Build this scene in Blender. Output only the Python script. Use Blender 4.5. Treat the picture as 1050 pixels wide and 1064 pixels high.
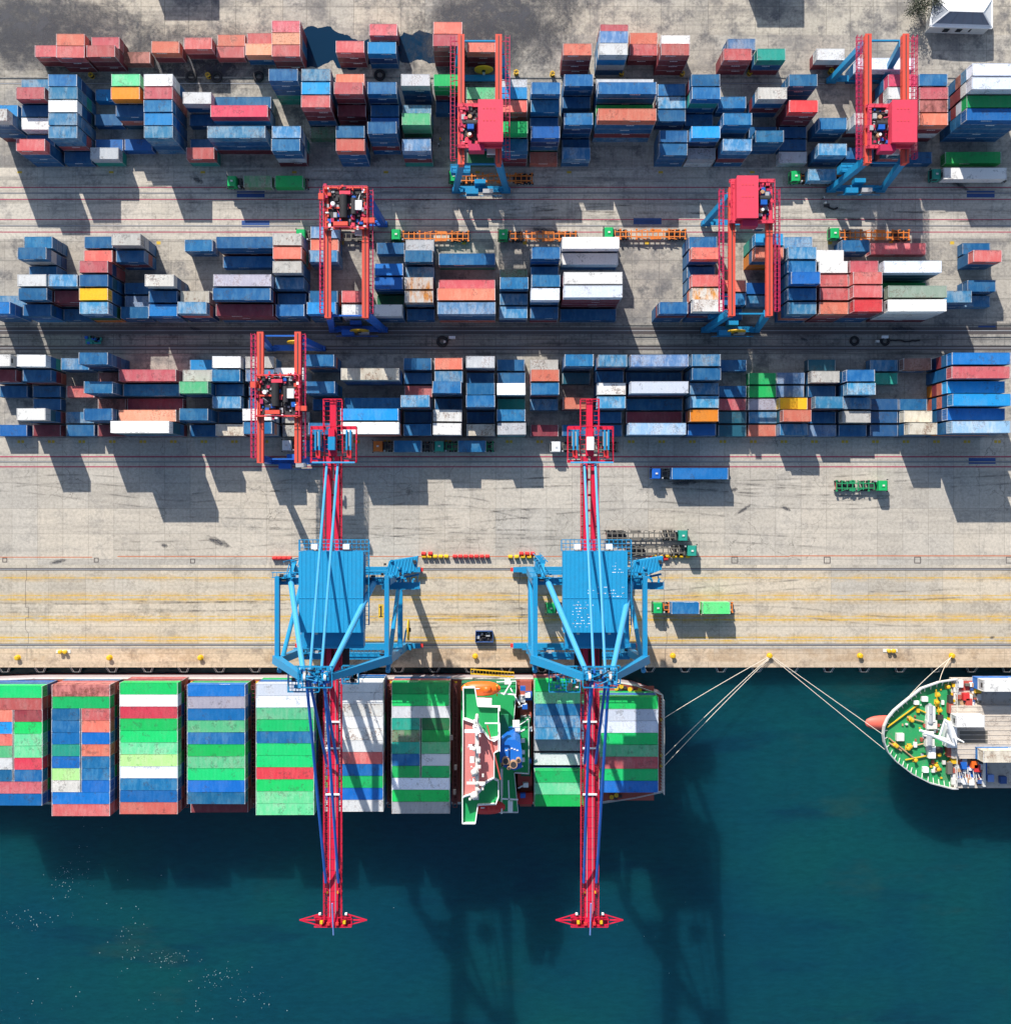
import bpy, math, random
from mathutils import Vector, Matrix
rnd = random.Random(7)
for o in list(bpy.data.objects): bpy.data.objects.remove(o)
C = bpy.context.scene.collection
PI = math.pi
NX, NY, S, H = 515.0, 528.0, 4.72, 230.0      # survey constants: nadir, pixels per metre on the quay, camera height


def P(px, py, z=0.0):
    k = (H - z) / (H * S)
    return ((px - NX) * k, (NY - py) * k)


def PX(px, z=0.0): return P(px, NY, z)[0]
def PY(py, z=0.0): return P(NX, py, z)[1]


# ------------------------------------------------------------------ object helpers
def tag(o, label=None, cat=None, group=None, kind=None):
    if label: o['label'] = label
    if cat: o['category'] = cat
    if group: o['group'] = group
    if kind: o['kind'] = kind
    return o


def empty(name, loc, rz=0.0, label=None, cat=None, group=None):
    o = bpy.data.objects.new(name, None)
    C.objects.link(o)
    o.empty_display_size = 0.5
    o.location = loc
    o.rotation_euler = (0, 0, rz)
    return tag(o, label, cat, group)


class MB:
    def __init__(s):
        s.v, s.f, s.mi, s.mats = [], [], [], []

    def _m(s, m):
        if m not in s.mats: s.mats.append(m)
        return s.mats.index(m)

    def add(s, vs, fs, m):
        b = len(s.v); k = s._m(m)
        s.v.extend(vs)
        for f in fs:
            s.f.append([b + i for i in f]); s.mi.append(k)

    def box(s, x0, x1, y0, y1, z0, z1, m):
        if x0 > x1: x0, x1 = x1, x0
        if y0 > y1: y0, y1 = y1, y0
        if z0 > z1: z0, z1 = z1, z0
        vs = [(x0, y0, z0), (x1, y0, z0), (x1, y1, z0), (x0, y1, z0), (x0, y0, z1), (x1, y0, z1), (x1, y1, z1), (x0, y1, z1)]
        s.add(vs, [(0, 3, 2, 1), (4, 5, 6, 7), (0, 1, 5, 4), (1, 2, 6, 5), (2, 3, 7, 6), (3, 0, 4, 7)], m)

    def cbox(s, x, y, z, sx, sy, sz, m):
        s.box(x - sx / 2, x + sx / 2, y - sy / 2, y + sy / 2, z - sz / 2, z + sz / 2, m)

    def frame(s, p, q):
        p, q = Vector(p), Vector(q)
        d = (q - p).normalized()
        u = Vector((0, 0, 1)) if abs(d.z) < 0.95 else Vector((0, 1, 0))
        a = d.cross(u).normalized(); b = a.cross(d).normalized()
        return p, q, a, b

    def beam(s, p, q, w, h, m, w2=None, h2=None):
        p, q, a, b = s.frame(p, q)
        w2 = w if w2 is None else w2; h2 = h if h2 is None else h2
        vs = []
        for c, ww, hh in ((p, w, h), (q, w2, h2)):
            for i, j in ((-1, -1), (1, -1), (1, 1), (-1, 1)):
                vs.append(tuple(c + a * (i * ww / 2) + b * (j * hh / 2)))
        s.add(vs, [(0, 3, 2, 1), (4, 5, 6, 7), (0, 1, 5, 4), (1, 2, 6, 5), (2, 3, 7, 6), (3, 0, 4, 7)], m)

    def tube(s, p, q, r, m, n=8, r2=None):
        p, q, a, b = s.frame(p, q)
        r2 = r if r2 is None else r2
        vs = []
        for c, rr in ((p, r), (q, r2)):
            for i in range(n):
                t = 2 * PI * i / n
                vs.append(tuple(c + a * (rr * math.cos(t)) + b * (rr * math.sin(t))))
        fs = [tuple(range(n))[::-1], tuple(range(n, 2 * n))]
        fs += [(i, (i + 1) % n, n + (i + 1) % n, n + i) for i in range(n)]
        s.add(vs, fs, m)

    def path(s, pts, r, m, n=6):
        for a, b in zip(pts, pts[1:]): s.tube(a, b, r, m, n)

    def prism(s, poly, z0, z1, m, top=None):
        # poly in xy; area sign made counter clockwise
        A = sum(poly[i][0] * poly[(i + 1) % len(poly)][1] - poly[(i + 1) % len(poly)][0] * poly[i][1] for i in range(len(poly)))
        if A < 0: poly = poly[::-1]
        n = len(poly)
        vs = [(x, y, z0) for x, y in poly] + [(x, y, z1) for x, y in poly]
        s.add(vs, [tuple(range(n))[::-1]] + [(i, (i + 1) % n, n + (i + 1) % n, n + i) for i in range(n)], m)
        s.add([(x, y, z1) for x, y in poly], [tuple(range(n))], top or m)

    def rail(s, pts, h, m, step=2.0, t=0.07, mids=1):
        for a, b in zip(pts, pts[1:]):
            a, b = Vector(a), Vector(b)
            for k in range(mids + 1):
                dz = Vector((0, 0, h * (k + 1) / (mids + 1)))
                s.beam(a + dz, b + dz, t, t, m)
            n = max(1, int((b - a).length / step))
            for i in range(n + 1):
                c = a.lerp(b, i / n)
                s.beam(c, c + Vector((0, 0, h)), t, t, m)

    def grating(s, x0, x1, y0, y1, z, m, step=0.55, t=0.07):
        n = max(1, int(round((x1 - x0) / step)))
        for i in range(n + 1):
            x = x0 + (x1 - x0) * i / n; s.box(x - t / 2, x + t / 2, y0, y1, z - .05, z, m)
        n = max(1, int(round((y1 - y0) / step)))
        for i in range(n + 1):
            y = y0 + (y1 - y0) * i / n; s.box(x0, x1, y - t / 2, y + t / 2, z - .062, z - .012, m)

    def torus(s, c, R, r, m, n=20, k=8, axis='z'):
        vs, fs = [], []
        for i in range(n):
            t = 2 * PI * i / n
            for j in range(k):
                u = 2 * PI * j / k
                x, y, z = (R + r * math.cos(u)) * math.cos(t), (R + r * math.cos(u)) * math.sin(t), r * math.sin(u)
                if axis == 'y': x, y, z = x, z, y
                if axis == 'x': x, y, z = z, x, y
                vs.append((c[0] + x, c[1] + y, c[2] + z))
                fs.append((i * k + j, ((i + 1) % n) * k + j, ((i + 1) % n) * k + (j + 1) % k, i * k + (j + 1) % k))
        s.add(vs, fs, m)

    def lathe(s, c, prof, m, n=16):
        vs, fs = [], []
        for r, z in prof:
            for i in range(n):
                t = 2 * PI * i / n
                vs.append((c[0] + r * math.cos(t), c[1] + r * math.sin(t), c[2] + z))
        for k in range(len(prof) - 1):
            for i in range(n):
                fs.append((k * n + i, k * n + (i + 1) % n, (k + 1) * n + (i + 1) % n, (k + 1) * n + i))
        fs.append(tuple(range((len(prof) - 1) * n, len(prof) * n)))
        s.add(vs, fs, m)

    def mesh(s, name, smooth=False):
        me = bpy.data.meshes.new(name)
        me.from_pydata(s.v, [], s.f)
        for m in s.mats: me.materials.append(m)
        me.polygons.foreach_set('material_index', s.mi)
        if smooth: me.polygons.foreach_set('use_smooth', [True] * len(s.f))
        me.update()
        return me

    def build(s, name, parent=None, loc=None, smooth=False):
        o = bpy.data.objects.new(name, s.mesh(name, smooth))
        C.objects.link(o)
        if parent: o.parent = parent
        if loc is not None: o.location = loc
        return o


def copy_tree(o, parent=None):
    c = o.copy(); C.objects.link(c)
    if parent: c.parent = parent
    for ch in list(o.children): copy_tree(ch, c)
    return c


# ------------------------------------------------------------------ materials
class NT:
    def __init__(s, name):
        s.m = bpy.data.materials.new(name); s.m.use_nodes = True
        s.t = s.m.node_tree; s.b = s.t.nodes['Principled BSDF']

    def n(s, typ, **kw):
        nd = s.t.nodes.new(typ)
        for k, v in kw.items():
            if k.startswith('i_'):
                key = k[2:]
                nd.inputs[int(key) if key.isdigit() else key.replace('_', ' ')].default_value = v
            else: setattr(nd, k, v)
        return nd

    def l(s, a, b): s.t.links.new(a, b)

    def noise(s, vec, scale, detail=3.0, rough=0.55, mapping=None):
        if mapping:
            mp = s.n('ShaderNodeMapping'); mp.inputs['Scale'].default_value = mapping
            s.l(vec, mp.inputs['Vector']); vec = mp.outputs[0]
        nd = s.n('ShaderNodeTexNoise'); nd.inputs['Scale'].default_value = scale
        nd.inputs['Detail'].default_value = detail; nd.inputs['Roughness'].default_value = rough
        s.l(vec, nd.inputs['Vector'])
        return nd.outputs['Fac']

    def ramp(s, fac, a, b, va=0.0, vb=1.0):
        r = s.n('ShaderNodeMapRange', interpolation_type='SMOOTHSTEP')
        r.inputs['From Min'].default_value = a; r.inputs['From Max'].default_value = b
        r.inputs['To Min'].default_value = va; r.inputs['To Max'].default_value = vb
        s.l(fac, r.inputs['Value']); return r.outputs[0]

    def mix(s, fac, a, b, mode='MIX'):
        mx = s.n('ShaderNodeMix', data_type='RGBA', blend_type=mode)
        for sock, v in ((mx.inputs['Factor'], fac), (mx.inputs['A'], a), (mx.inputs['B'], b)):
            if isinstance(v, (int, float)): sock.default_value = v
            elif isinstance(v, tuple): sock.default_value = (*v[:3], 1.0)
            else: s.l(v, sock)
        return mx.outputs['Result']

    def math(s, op, a, b=0.0):
        m = s.n('ShaderNodeMath', operation=op)
        for i, v in enumerate((a, b)):
            if isinstance(v, (int, float)): m.inputs[i].default_value = v
            else: s.l(v, m.inputs[i])
        return m.outputs[0]

    def bump(s, h, strength=0.3, dist=0.05):
        b = s.n('ShaderNodeBump'); b.inputs['Strength'].default_value = strength; b.inputs['Distance'].default_value = dist
        s.l(h, b.inputs['Height']); s.l(b.outputs[0], s.b.inputs['Normal'])


def container_mat(name, base, fade, famt, rust=(0.16, 0.06, 0.03), ramt=0.25, rough=0.5):
    t = NT(name)
    tc = t.n('ShaderNodeTexCoord'); oi = t.n('ShaderNodeObjectInfo')
    sc = t.n('ShaderNodeVectorMath', operation='SCALE'); sc.inputs[0].default_value = (91, 57, 33)
    t.l(oi.outputs['Random'], sc.inputs['Scale'])
    ad = t.n('ShaderNodeVectorMath', operation='ADD'); t.l(tc.outputs['Object'], ad.inputs[0]); t.l(sc.outputs[0], ad.inputs[1])
    v = ad.outputs[0]
    streak = t.noise(v, 1.0, 5, 0.68, (1.1, 0.34, 0.6))
    big = t.noise(v, 0.35, 3, 0.5)
    fine = t.noise(v, 3.0, 3, 0.6)
    f1 = t.ramp(t.math('ADD', t.math('MULTIPLY', streak, 0.65), t.math('MULTIPLY', big, 0.4)), 0.42, 0.66, 0.0, famt)
    col = t.mix(f1, base, fade)
    spots = t.ramp(t.math('MULTIPLY', fine, t.ramp(big, 0.35, 0.6)), 0.46, 0.6, 0.0, ramt)
    col = t.mix(spots, col, rust)
    scuff = t.ramp(t.math('MULTIPLY', t.noise(v, 3.2, 4, 0.7, (1.0, 0.8, 1.0)), t.ramp(t.noise(v, 0.55, 2, 0.5), 0.42, 0.66)), 0.44, 0.56, 0.0, 0.42)
    col = t.mix(scuff, col, (0.05, 0.045, 0.045))
    hv = t.n('ShaderNodeHueSaturation')
    t.l(t.ramp(oi.outputs['Random'], 0, 1, 0.78, 1.16), hv.inputs['Value'])
    h2 = t.math('FRACT', t.math('MULTIPLY', oi.outputs['Random'], 17.0))
    t.l(t.math('ADD', t.math('MULTIPLY', h2, 0.016), 0.490), hv.inputs['Hue'])
    t.l(col, hv.inputs['Color'])
    grime = t.ramp(t.noise(v, 7.0, 2, 0.7), 0.3, 0.7, 0.86, 1.06)
    gm = t.n('ShaderNodeVectorMath', operation='SCALE'); t.l(hv.outputs[0], gm.inputs[0]); t.l(grime, gm.inputs['Scale'])
    t.l(gm.outputs[0], t.b.inputs['Base Color'])
    t.b.inputs['Roughness'].default_value = rough
    t.b.inputs['Specular IOR Level'].default_value = 0.35
    return t.m


def paint(name, base, wear=0.25, rough=0.42, dirt=(0.12, 0.08, 0.06), scale=0.8, metallic=0.0):
    t = NT(name)
    tc = t.n('ShaderNodeTexCoord'); v = tc.outputs['Object']
    a = t.noise(v, scale, 4, 0.6); b = t.noise(v, scale * 6, 3, 0.65)
    col = t.mix(t.ramp(t.math('MULTIPLY', a, b), 0.24, 0.42, 0.0, wear), base, dirt)
    col = t.mix(t.ramp(b, 0.3, 0.75, 0.0, 0.22), col, tuple(min(1, c * 1.5 + 0.02) for c in base))
    t.l(col, t.b.inputs['Base Color'])
    t.b.inputs['Roughness'].default_value = rough
    t.b.inputs['Metallic'].default_value = metallic
    t.b.inputs['Specular IOR Level'].default_value = 0.35
    return t.m


def concrete(name, c1, c2, dark, slab=(6.5, 5.0), joint=0.05, jdark=0.55, stain=0.5, crack=0.6, band=None, streak=0.35, tone=0.3, soil=None):
    t = NT(name)
    tc = t.n('ShaderNodeTexCoord'); v = tc.outputs['Object']
    nz = t.n('ShaderNodeTexNoise'); nz.inputs['Scale'].default_value = 0.6; t.l(v, nz.inputs['Vector'])
    scv = t.n('ShaderNodeVectorMath', operation='SCALE'); scv.inputs['Scale'].default_value = 0.112
    wob = t.n('ShaderNodeVectorMath', operation='ADD')
    t.l(nz.outputs['Color'], scv.inputs[0]); t.l(v, wob.inputs[0]); t.l(scv.outputs[0], wob.inputs[1])

    def brick(wd, ht, mort, off=0.0):
        br = t.n('ShaderNodeTexBrick', offset=off, squash=1.0)
        br.inputs['Scale'].default_value = 1.0; br.inputs['Brick Width'].default_value = wd; br.inputs['Row Height'].default_value = ht
        br.inputs['Mortar Size'].default_value = mort; br.inputs['Mortar Smooth'].default_value = 0.2; br.inputs['Bias'].default_value = 0.0
        br.inputs['Color1'].default_value = (0, 0, 0, 1); br.inputs['Color2'].default_value = (1, 1, 1, 1)
        t.l(wob.outputs[0], br.inputs['Vector'])
        bw = t.n('ShaderNodeRGBToBW'); t.l(br.outputs['Color'], bw.inputs[0])
        return bw.outputs[0], br.outputs['Fac']
    tone1, joints = brick(slab[0], slab[1], joint)
    tone2, _ = brick(slab[0] * 3.0, slab[1] * 2.0, 0.0)
    big = t.noise(v, 0.035, 5, 0.6); med = t.noise(v, 0.20, 6, 0.68); fin = t.noise(v, 1.6, 6, 0.72); grit = t.noise(v, 6.0, 3, 0.7)
    stk = t.noise(v, 1.0, 5, 0.65, (0.030, 0.60, 1.0)); stv = t.noise(v, 1.0, 4, 0.65, (0.9, 0.07, 1.0))
    col = t.mix(t.ramp(big, 0.32, 0.68), c1, c2)
    col = t.mix(t.math('MULTIPLY', tone1, tone), col, tuple(x * 0.70 for x in c1))
    col = t.mix(t.math('MULTIPLY', tone2, tone * 0.8), col, tuple(min(1, x * y) for x, y in zip(c1, (1.22, 1.15, 1.05))))
    col = t.mix(t.ramp(med, 0.48, 0.70, 0.0, stain), col, dark)
    col = t.mix(t.ramp(stk, 0.46, 0.70, 0.0, streak), col, tuple(x * 0.75 for x in dark))
    col = t.mix(t.ramp(stv, 0.52, 0.74, 0.0, streak * 0.6), col, tuple(x * 0.8 for x in dark))
    if soil: col = t.mix(t.ramp(t.noise(v, 0.11, 5, 0.7), 0.46, 0.62, 0.0, soil[1]), col, soil[0])
    if band:      # thin worn yellow lines along the quay: (y centre, half width)
        sep = t.n('ShaderNodeSeparateXYZ'); t.l(v, sep.inputs[0])
        acc = None; acc2 = None
        for yc, hw in band:
            d = t.math('ABSOLUTE', t.math('SUBTRACT', sep.outputs['Y'], yc))
            m = t.ramp(d, hw * 0.8, hw * 1.2, 1.0, 0.0); m2 = t.ramp(d, 0.2, 1.3, 1.0, 0.0)
            acc = m if acc is None else t.math('MAXIMUM', acc, m); acc2 = m2 if acc2 is None else t.math('MAXIMUM', acc2, m2)
        wn = t.ramp(t.noise(v, 0.8, 5, 0.75, (0.45, 1.3, 1)), 0.32, 0.60, 0.15, 0.95)
        wn2 = t.ramp(t.noise(v, 0.35, 6, 0.75, (0.4, 1.0, 1)), 0.38, 0.66, 0.0, 0.75)
        col = t.mix(t.math('MULTIPLY', acc2, wn2), col, (0.50, 0.34, 0.15))
        col = t.mix(t.math('MULTIPLY', acc, wn), col, (0.58, 0.36, 0.06))
    g = t.ramp(fin, 0.28, 0.74, 1.12, 0.80); g2 = t.ramp(grit, 0.3, 0.75, 1.05, 0.88)
    sc_ = t.n('ShaderNodeVectorMath', operation='SCALE'); t.l(col, sc_.inputs[0]); t.l(t.math('MULTIPLY', g, g2), sc_.inputs['Scale']); col = sc_.outputs[0]
    # a few long cracks
    vo = t.n('ShaderNodeTexVoronoi', feature='DISTANCE_TO_EDGE'); vo.inputs['Scale'].default_value = 0.112
    w2 = t.n('ShaderNodeVectorMath', operation='ADD'); n2 = t.n('ShaderNodeTexNoise'); n2.inputs['Scale'].default_value = 0.35
    n2.inputs['Detail'].default_value = 6
    t.l(v, n2.inputs['Vector']); s2 = t.n('ShaderNodeVectorMath', operation='SCALE'); s2.inputs['Scale'].default_value = 4.0
    t.l(n2.outputs['Color'], s2.inputs[0]); t.l(v, w2.inputs[0]); t.l(s2.outputs[0], w2.inputs[1]); t.l(w2.outputs[0], vo.inputs['Vector'])
    ck = t.math('MULTIPLY', t.ramp(vo.outputs['Distance'], 0.001, 0.007, 1.0, 0.0), t.ramp(t.noise(v, 0.05, 2, 0.5), 0.46, 0.6, 0.0, crack))
    col = t.mix(ck, col, tuple(x * 0.3 for x in c1))
    col = t.mix(t.math('MULTIPLY', joints, jdark), col, tuple(x * 0.25 for x in c1))
    t.l(col, t.b.inputs['Base Color'])
    t.b.inputs['Roughness'].default_value = 0.85
    t.b.inputs['Specular IOR Level'].default_value = 0.25
    t.bump(fin, 0.25, 0.03)
    return t.m


FADE = (0.42, 0.52, 0.60)
CC = {   # code: (phrase, base, fade, fade amount, rust amount)
    'B': ('blue', (0.007, 0.112, 0.285), (0.12, 0.32, 0.48), 0.32, 0.12),
    'L': ('faded blue', (0.036, 0.205, 0.40), (0.34, 0.46, 0.54), 0.7, 0.35),
    'V': ('bright blue', (0.005, 0.13, 0.42), (0.10, 0.28, 0.60), 0.2, 0.06),
    'U': ('azure blue', (0.008, 0.26, 0.60), (0.15, 0.40, 0.62), 0.25, 0.08),
    'D': ('dark blue', (0.008, 0.05, 0.17), (0.1, 0.16, 0.26), 0.3, 0.15),
    'W': ('white', (0.78, 0.78, 0.76), (0.62, 0.62, 0.6), 0.4, 0.25),
    'w': ('shaded white', (0.55, 0.58, 0.6), (0.7, 0.7, 0.7), 0.4, 0.2),  # white with shade mixed into its colour, greyer and bluer than plain white
    'E': ('grey', (0.46, 0.47, 0.48), (0.66, 0.66, 0.66), 0.5, 0.35),
    'e': ('stained cream', (0.50, 0.48, 0.43), (0.68, 0.66, 0.6), 0.6, 0.55),
    'Q': ('rust-spotted white', (0.74, 0.73, 0.69), (0.5, 0.44, 0.36), 0.45, 0.6),
    'q': ('dirty cream', (0.58, 0.53, 0.43), (0.36, 0.30, 0.22), 0.7, 0.6),
    'F': ('refrigerated white', (0.84, 0.82, 0.77), (0.74, 0.73, 0.70), 0.25, 0.08),
    'Z': ('bluish white', (0.66, 0.71, 0.80), (0.78, 0.80, 0.84), 0.4, 0.18),
    'z': ('pale blue', (0.26, 0.44, 0.62), (0.55, 0.62, 0.68), 0.6, 0.3),
    'R': ('salmon red', (0.54, 0.105, 0.105), (0.64, 0.30, 0.28), 0.45, 0.25),
    'S': ('orange-red', (0.66, 0.165, 0.11), (0.72, 0.34, 0.24), 0.4, 0.22),
    'P': ('pinkish red', (0.72, 0.07, 0.12), (0.72, 0.2, 0.22), 0.3, 0.08),
    'M': ('maroon', (0.24, 0.035, 0.05), (0.38, 0.13, 0.13), 0.35, 0.2),
    'r': ('bright red', (0.68, 0.05, 0.06), (0.72, 0.16, 0.15), 0.3, 0.2),
    'O': ('orange', (0.82, 0.24, 0.015), (0.8, 0.36, 0.1), 0.25, 0.15),
    'o': ('peach', (0.72, 0.30, 0.18), (0.74, 0.42, 0.30), 0.4, 0.4),
    'Y': ('yellow', (0.85, 0.46, 0.012), (0.85, 0.5, 0.06), 0.2, 0.08),
    'y': ('rust-streaked white', (0.62, 0.60, 0.55), (0.62, 0.26, 0.03), 1.0, 0.6),
    'G': ('green', (0.010, 0.37, 0.095), (0.10, 0.48, 0.17), 0.25, 0.12),
    'H': ('vivid green', (0.010, 0.50, 0.125), (0.07, 0.56, 0.22), 0.2, 0.08),
    'N': ('mint green', (0.11, 0.54, 0.26), (0.36, 0.60, 0.40), 0.45, 0.25),
    'j': ('light green', (0.085, 0.58, 0.16), (0.2, 0.62, 0.26), 0.3, 0.15),
    'i': ('lime green', (0.36, 0.66, 0.22), (0.52, 0.66, 0.36), 0.45, 0.25),
    'n': ('grimy green', (0.10, 0.28, 0.13), (0.34, 0.34, 0.26), 0.8, 0.6),
    'g': ('dark green', (0.012, 0.14, 0.055), (0.06, 0.2, 0.1), 0.3, 0.2),
    'T': ('teal', (0.02, 0.36, 0.27), (0.14, 0.44, 0.34), 0.3, 0.15),
    't': ('dark teal', (0.015, 0.115, 0.17), (0.09, 0.2, 0.24), 0.4, 0.2),
    'K': ('rust-blotched red', (0.52, 0.20, 0.16), (0.20, 0.06, 0.05), 0.9, 0.7),
    'k': ('rusty brown', (0.20, 0.10, 0.08), (0.32, 0.20, 0.16), 0.6, 0.7),
    'p': ('purplish grey', (0.40, 0.38, 0.45), (0.55, 0.53, 0.58), 0.5, 0.35),
    'l': ('slate blue', (0.09, 0.205, 0.39), (0.40, 0.48, 0.58), 0.65, 0.3),
    'a': ('sage green', (0.30, 0.39, 0.30), (0.45, 0.50, 0.42), 0.5, 0.45),
    'X': ('folded blue flat rack', (0.02, 0.10, 0.25), (0.1, 0.2, 0.32), 0.4, 0.3),
}
CMAT = {k: container_mat('container_' + v[0].replace(' ', '_').replace('-', '_'), v[1], v[2], v[3], ramt=v[4]) for k, v in CC.items()}
EDGE = {k: container_mat('worn_edge_' + v[0].replace(' ', '_').replace('-', '_'),
                         tuple(0.55 * a + 0.45 * 0.55 for a in v[1]), (0.6, 0.6, 0.58), 0.6, ramt=0.4) for k, v in CC.items()}
M = dict(
    sts_blue=paint('crane_blue_paint', (0.008, 0.215, 0.42), 0.22),
    sts_roof=paint('crane_house_blue', (0.010, 0.25, 0.47), 0.4, 0.5, (0.03, 0.14, 0.26), 0.5),
    sts_light=paint('crane_light_blue_tube', (0.05, 0.29, 0.52), 0.15),
    royal=paint('royal_blue_paint', (0.012, 0.105, 0.42), 0.25),
    boom_red=paint('boom_red_paint', (0.58, 0.010, 0.042), 0.6, 0.45, (0.22, 0.02, 0.03)),
    boom_dark=paint('boom_walkway_red', (0.34, 0.010, 0.035), 0.2, 0.6),
    rmg_orange=paint('girder_orange_red', (0.62, 0.075, 0.045), 0.45, 0.45, (0.25, 0.05, 0.04)),
    rmg_red=paint('trolley_house_red', (0.64, 0.05, 0.09), 0.35, 0.5, (0.3, 0.05, 0.06)),
    rmg_pink=paint('walkway_crimson', (0.44, 0.018, 0.075), 0.2, 0.5),
    stay=paint('stay_violet_blue', (0.16, 0.26, 0.55), 0.15),
    black=paint('black_rubber', (0.018, 0.018, 0.02), 0.2, 0.7, (0.06, 0.055, 0.05)),
    dark=paint('dark_machinery', (0.035, 0.033, 0.036), 0.3, 0.55, (0.1, 0.07, 0.05)),
    steel=paint('galvanised_steel', (0.36, 0.37, 0.38), 0.35, 0.5, (0.2, 0.16, 0.13)),
    rail=paint('rail_steel', (0.10, 0.085, 0.08), 0.4, 0.4, (0.14, 0.08, 0.05), metallic=0.3),
    white=paint('white_paint', (0.78, 0.78, 0.76), 0.18, 0.5, (0.4, 0.34, 0.28)),
    offwhite=paint('off_white_paint', (0.62, 0.60, 0.55), 0.4, 0.6, (0.3, 0.24, 0.18)),
    yellow=paint('yellow_paint', (0.66, 0.39, 0.012), 0.45, 0.5),
    orange=paint('chassis_orange', (0.62, 0.17, 0.025), 0.35, 0.55, (0.2, 0.07, 0.03)),
    green=paint('truck_green', (0.010, 0.36, 0.10), 0.12, 0.35),
    teal=paint('truck_teal', (0.02, 0.27, 0.20), 0.15, 0.4),
    chgreen=paint('chassis_green', (0.015, 0.24, 0.09), 0.3, 0.5),
    chgrey=paint('chassis_grey', (0.13, 0.12, 0.10), 0.4, 0.6),
    blue=paint('truck_blue', (0.01, 0.10, 0.42), 0.12, 0.35),
    red=paint('red_paint', (0.55, 0.03, 0.03), 0.2, 0.5),
    glass=paint('dark_glass', (0.02, 0.026, 0.03), 0.0, 0.12),
    lifeboat=paint('lifeboat_orange', (0.80, 0.13, 0.012), 0.1, 0.4),
    deck_green=paint('deck_green', (0.012, 0.30, 0.085), 0.22, 0.55, (0.05, 0.12, 0.06)),
    fore_green=paint('foredeck_scuffed_green', (0.018, 0.27, 0.085), 0.75, 0.65, (0.11, 0.16, 0.10), 0.7),
    deck_dkgreen=paint('deck_dark_green', (0.010, 0.16, 0.07), 0.25, 0.6, (0.04, 0.08, 0.05)),
    deck_pink=paint('deck_pink_red', (0.58, 0.20, 0.18), 0.35, 0.6, (0.34, 0.12, 0.10)),
    deck_oxide=paint('deck_red_oxide', (0.34, 0.075, 0.05), 0.45, 0.65, (0.2, 0.1, 0.07)),
    hull_red=paint('hull_red', (0.42, 0.065, 0.05), 0.35, 0.5, (0.2, 0.06, 0.05)),
    lash=paint('lashing_bridge_dark_red', (0.12, 0.03, 0.03), 0.4, 0.7),
    hull_grey=paint('hull_weathered_grey', (0.40, 0.34, 0.34), 0.4, 0.5, (0.3, 0.12, 0.1)),
    hull_dark=paint('hull_dark_green', (0.012, 0.045, 0.045), 0.3, 0.45, (0.05, 0.03, 0.02)),
    bulb=paint('bulbous_bow_red', (0.70, 0.13, 0.09), 0.2, 0.5),
    hatch=paint('weathered_hatch', (0.50, 0.44, 0.37), 0.95, 0.8, (0.15, 0.11, 0.09), 0.7),
    rope=paint('mooring_rope', (0.62, 0.56, 0.46), 0.1, 0.9),
    funnel=paint('funnel_blue', (0.010, 0.13, 0.50), 0.1, 0.45),
    tan=paint('sooty_tan', (0.45, 0.27, 0.15), 0.5, 0.7, (0.08, 0.05, 0.04)),
    roof_grey=paint('roof_grey_panel', (0.20, 0.22, 0.25), 0.3, 0.6, (0.16, 0.16, 0.17), 0.6),
    roof_white=paint('roof_white_panel', (0.68, 0.68, 0.67), 0.3, 0.6, (0.4, 0.38, 0.35), 0.6),
    line_red=paint('line_red_paint', (0.33, 0.035, 0.075), 0.75, 0.8, (0.3, 0.2, 0.18), 1.5),
    line_rust=paint('line_rust_paint', (0.46, 0.13, 0.05), 0.6, 0.8, (0.36, 0.28, 0.2), 1.5),
    line_yellow=paint('line_yellow_paint', (0.56, 0.36, 0.03), 0.7, 0.8, (0.2, 0.17, 0.12), 2.5),
    line_blue=paint('painted_blue_panel', (0.03, 0.075, 0.22), 0.3, 0.8, (0.08, 0.1, 0.16), 1.0),
    skin=paint('skin', (0.35, 0.19, 0.12), 0.0, 0.6),
    leaf=paint('leaf_dark', (0.05, 0.06, 0.035), 0.3, 0.7, (0.09, 0.07, 0.06), 1.0),
    bark=paint('bark', (0.12, 0.09, 0.07), 0.4, 0.9),
    foam=paint('foam_white', (0.34, 0.42, 0.42), 0.0, 0.9),
)
ORD = ['zeroth', 'first', 'second', 'third', 'fourth', 'fifth', 'sixth', 'seventh', 'eighth', 'ninth', 'tenth', 'eleventh', 'twelfth', 'thirteenth',
       'fourteenth', 'fifteenth', 'sixteenth', 'seventeenth', 'eighteenth', 'nineteenth', 'twentieth', 'twenty-first', 'twenty-second', 'twenty-third',
       'twenty-fourth', 'twenty-fifth', 'twenty-sixth', 'twenty-seventh', 'twenty-eighth', 'twenty-ninth', 'thirtieth']

# ------------------------------------------------------------------ world, sun, camera
SUN = Vector((-0.53, 1.45, 1.0)).normalized()        # towards the sun
elev = math.asin(SUN.z); azim = math.atan2(SUN.x, SUN.y)
w = bpy.data.worlds.new('World'); bpy.context.scene.world = w; w.use_nodes = True
bg = w.node_tree.nodes['Background']; sky = w.node_tree.nodes.new('ShaderNodeTexSky')
sky.sky_type = 'NISHITA'; sky.sun_disc = False; sky.sun_elevation = elev; sky.sun_rotation = azim
w.node_tree.links.new(sky.outputs[0], bg.inputs['Color']); bg.inputs['Strength'].default_value = 0.112
ld = bpy.data.lights.new('sun', 'SUN'); ld.energy = 4.7; ld.angle = math.radians(0.5); ld.color = (1.0, 0.958, 0.90)
lo = bpy.data.objects.new('sun', ld); C.objects.link(lo); lo.rotation_euler = (-SUN).to_track_quat('-Z', 'Y').to_euler()
lo.location = (0, 0, 150)
cd = bpy.data.cameras.new('camera'); cam = bpy.data.objects.new('camera', cd); C.objects.link(cam)
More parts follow.
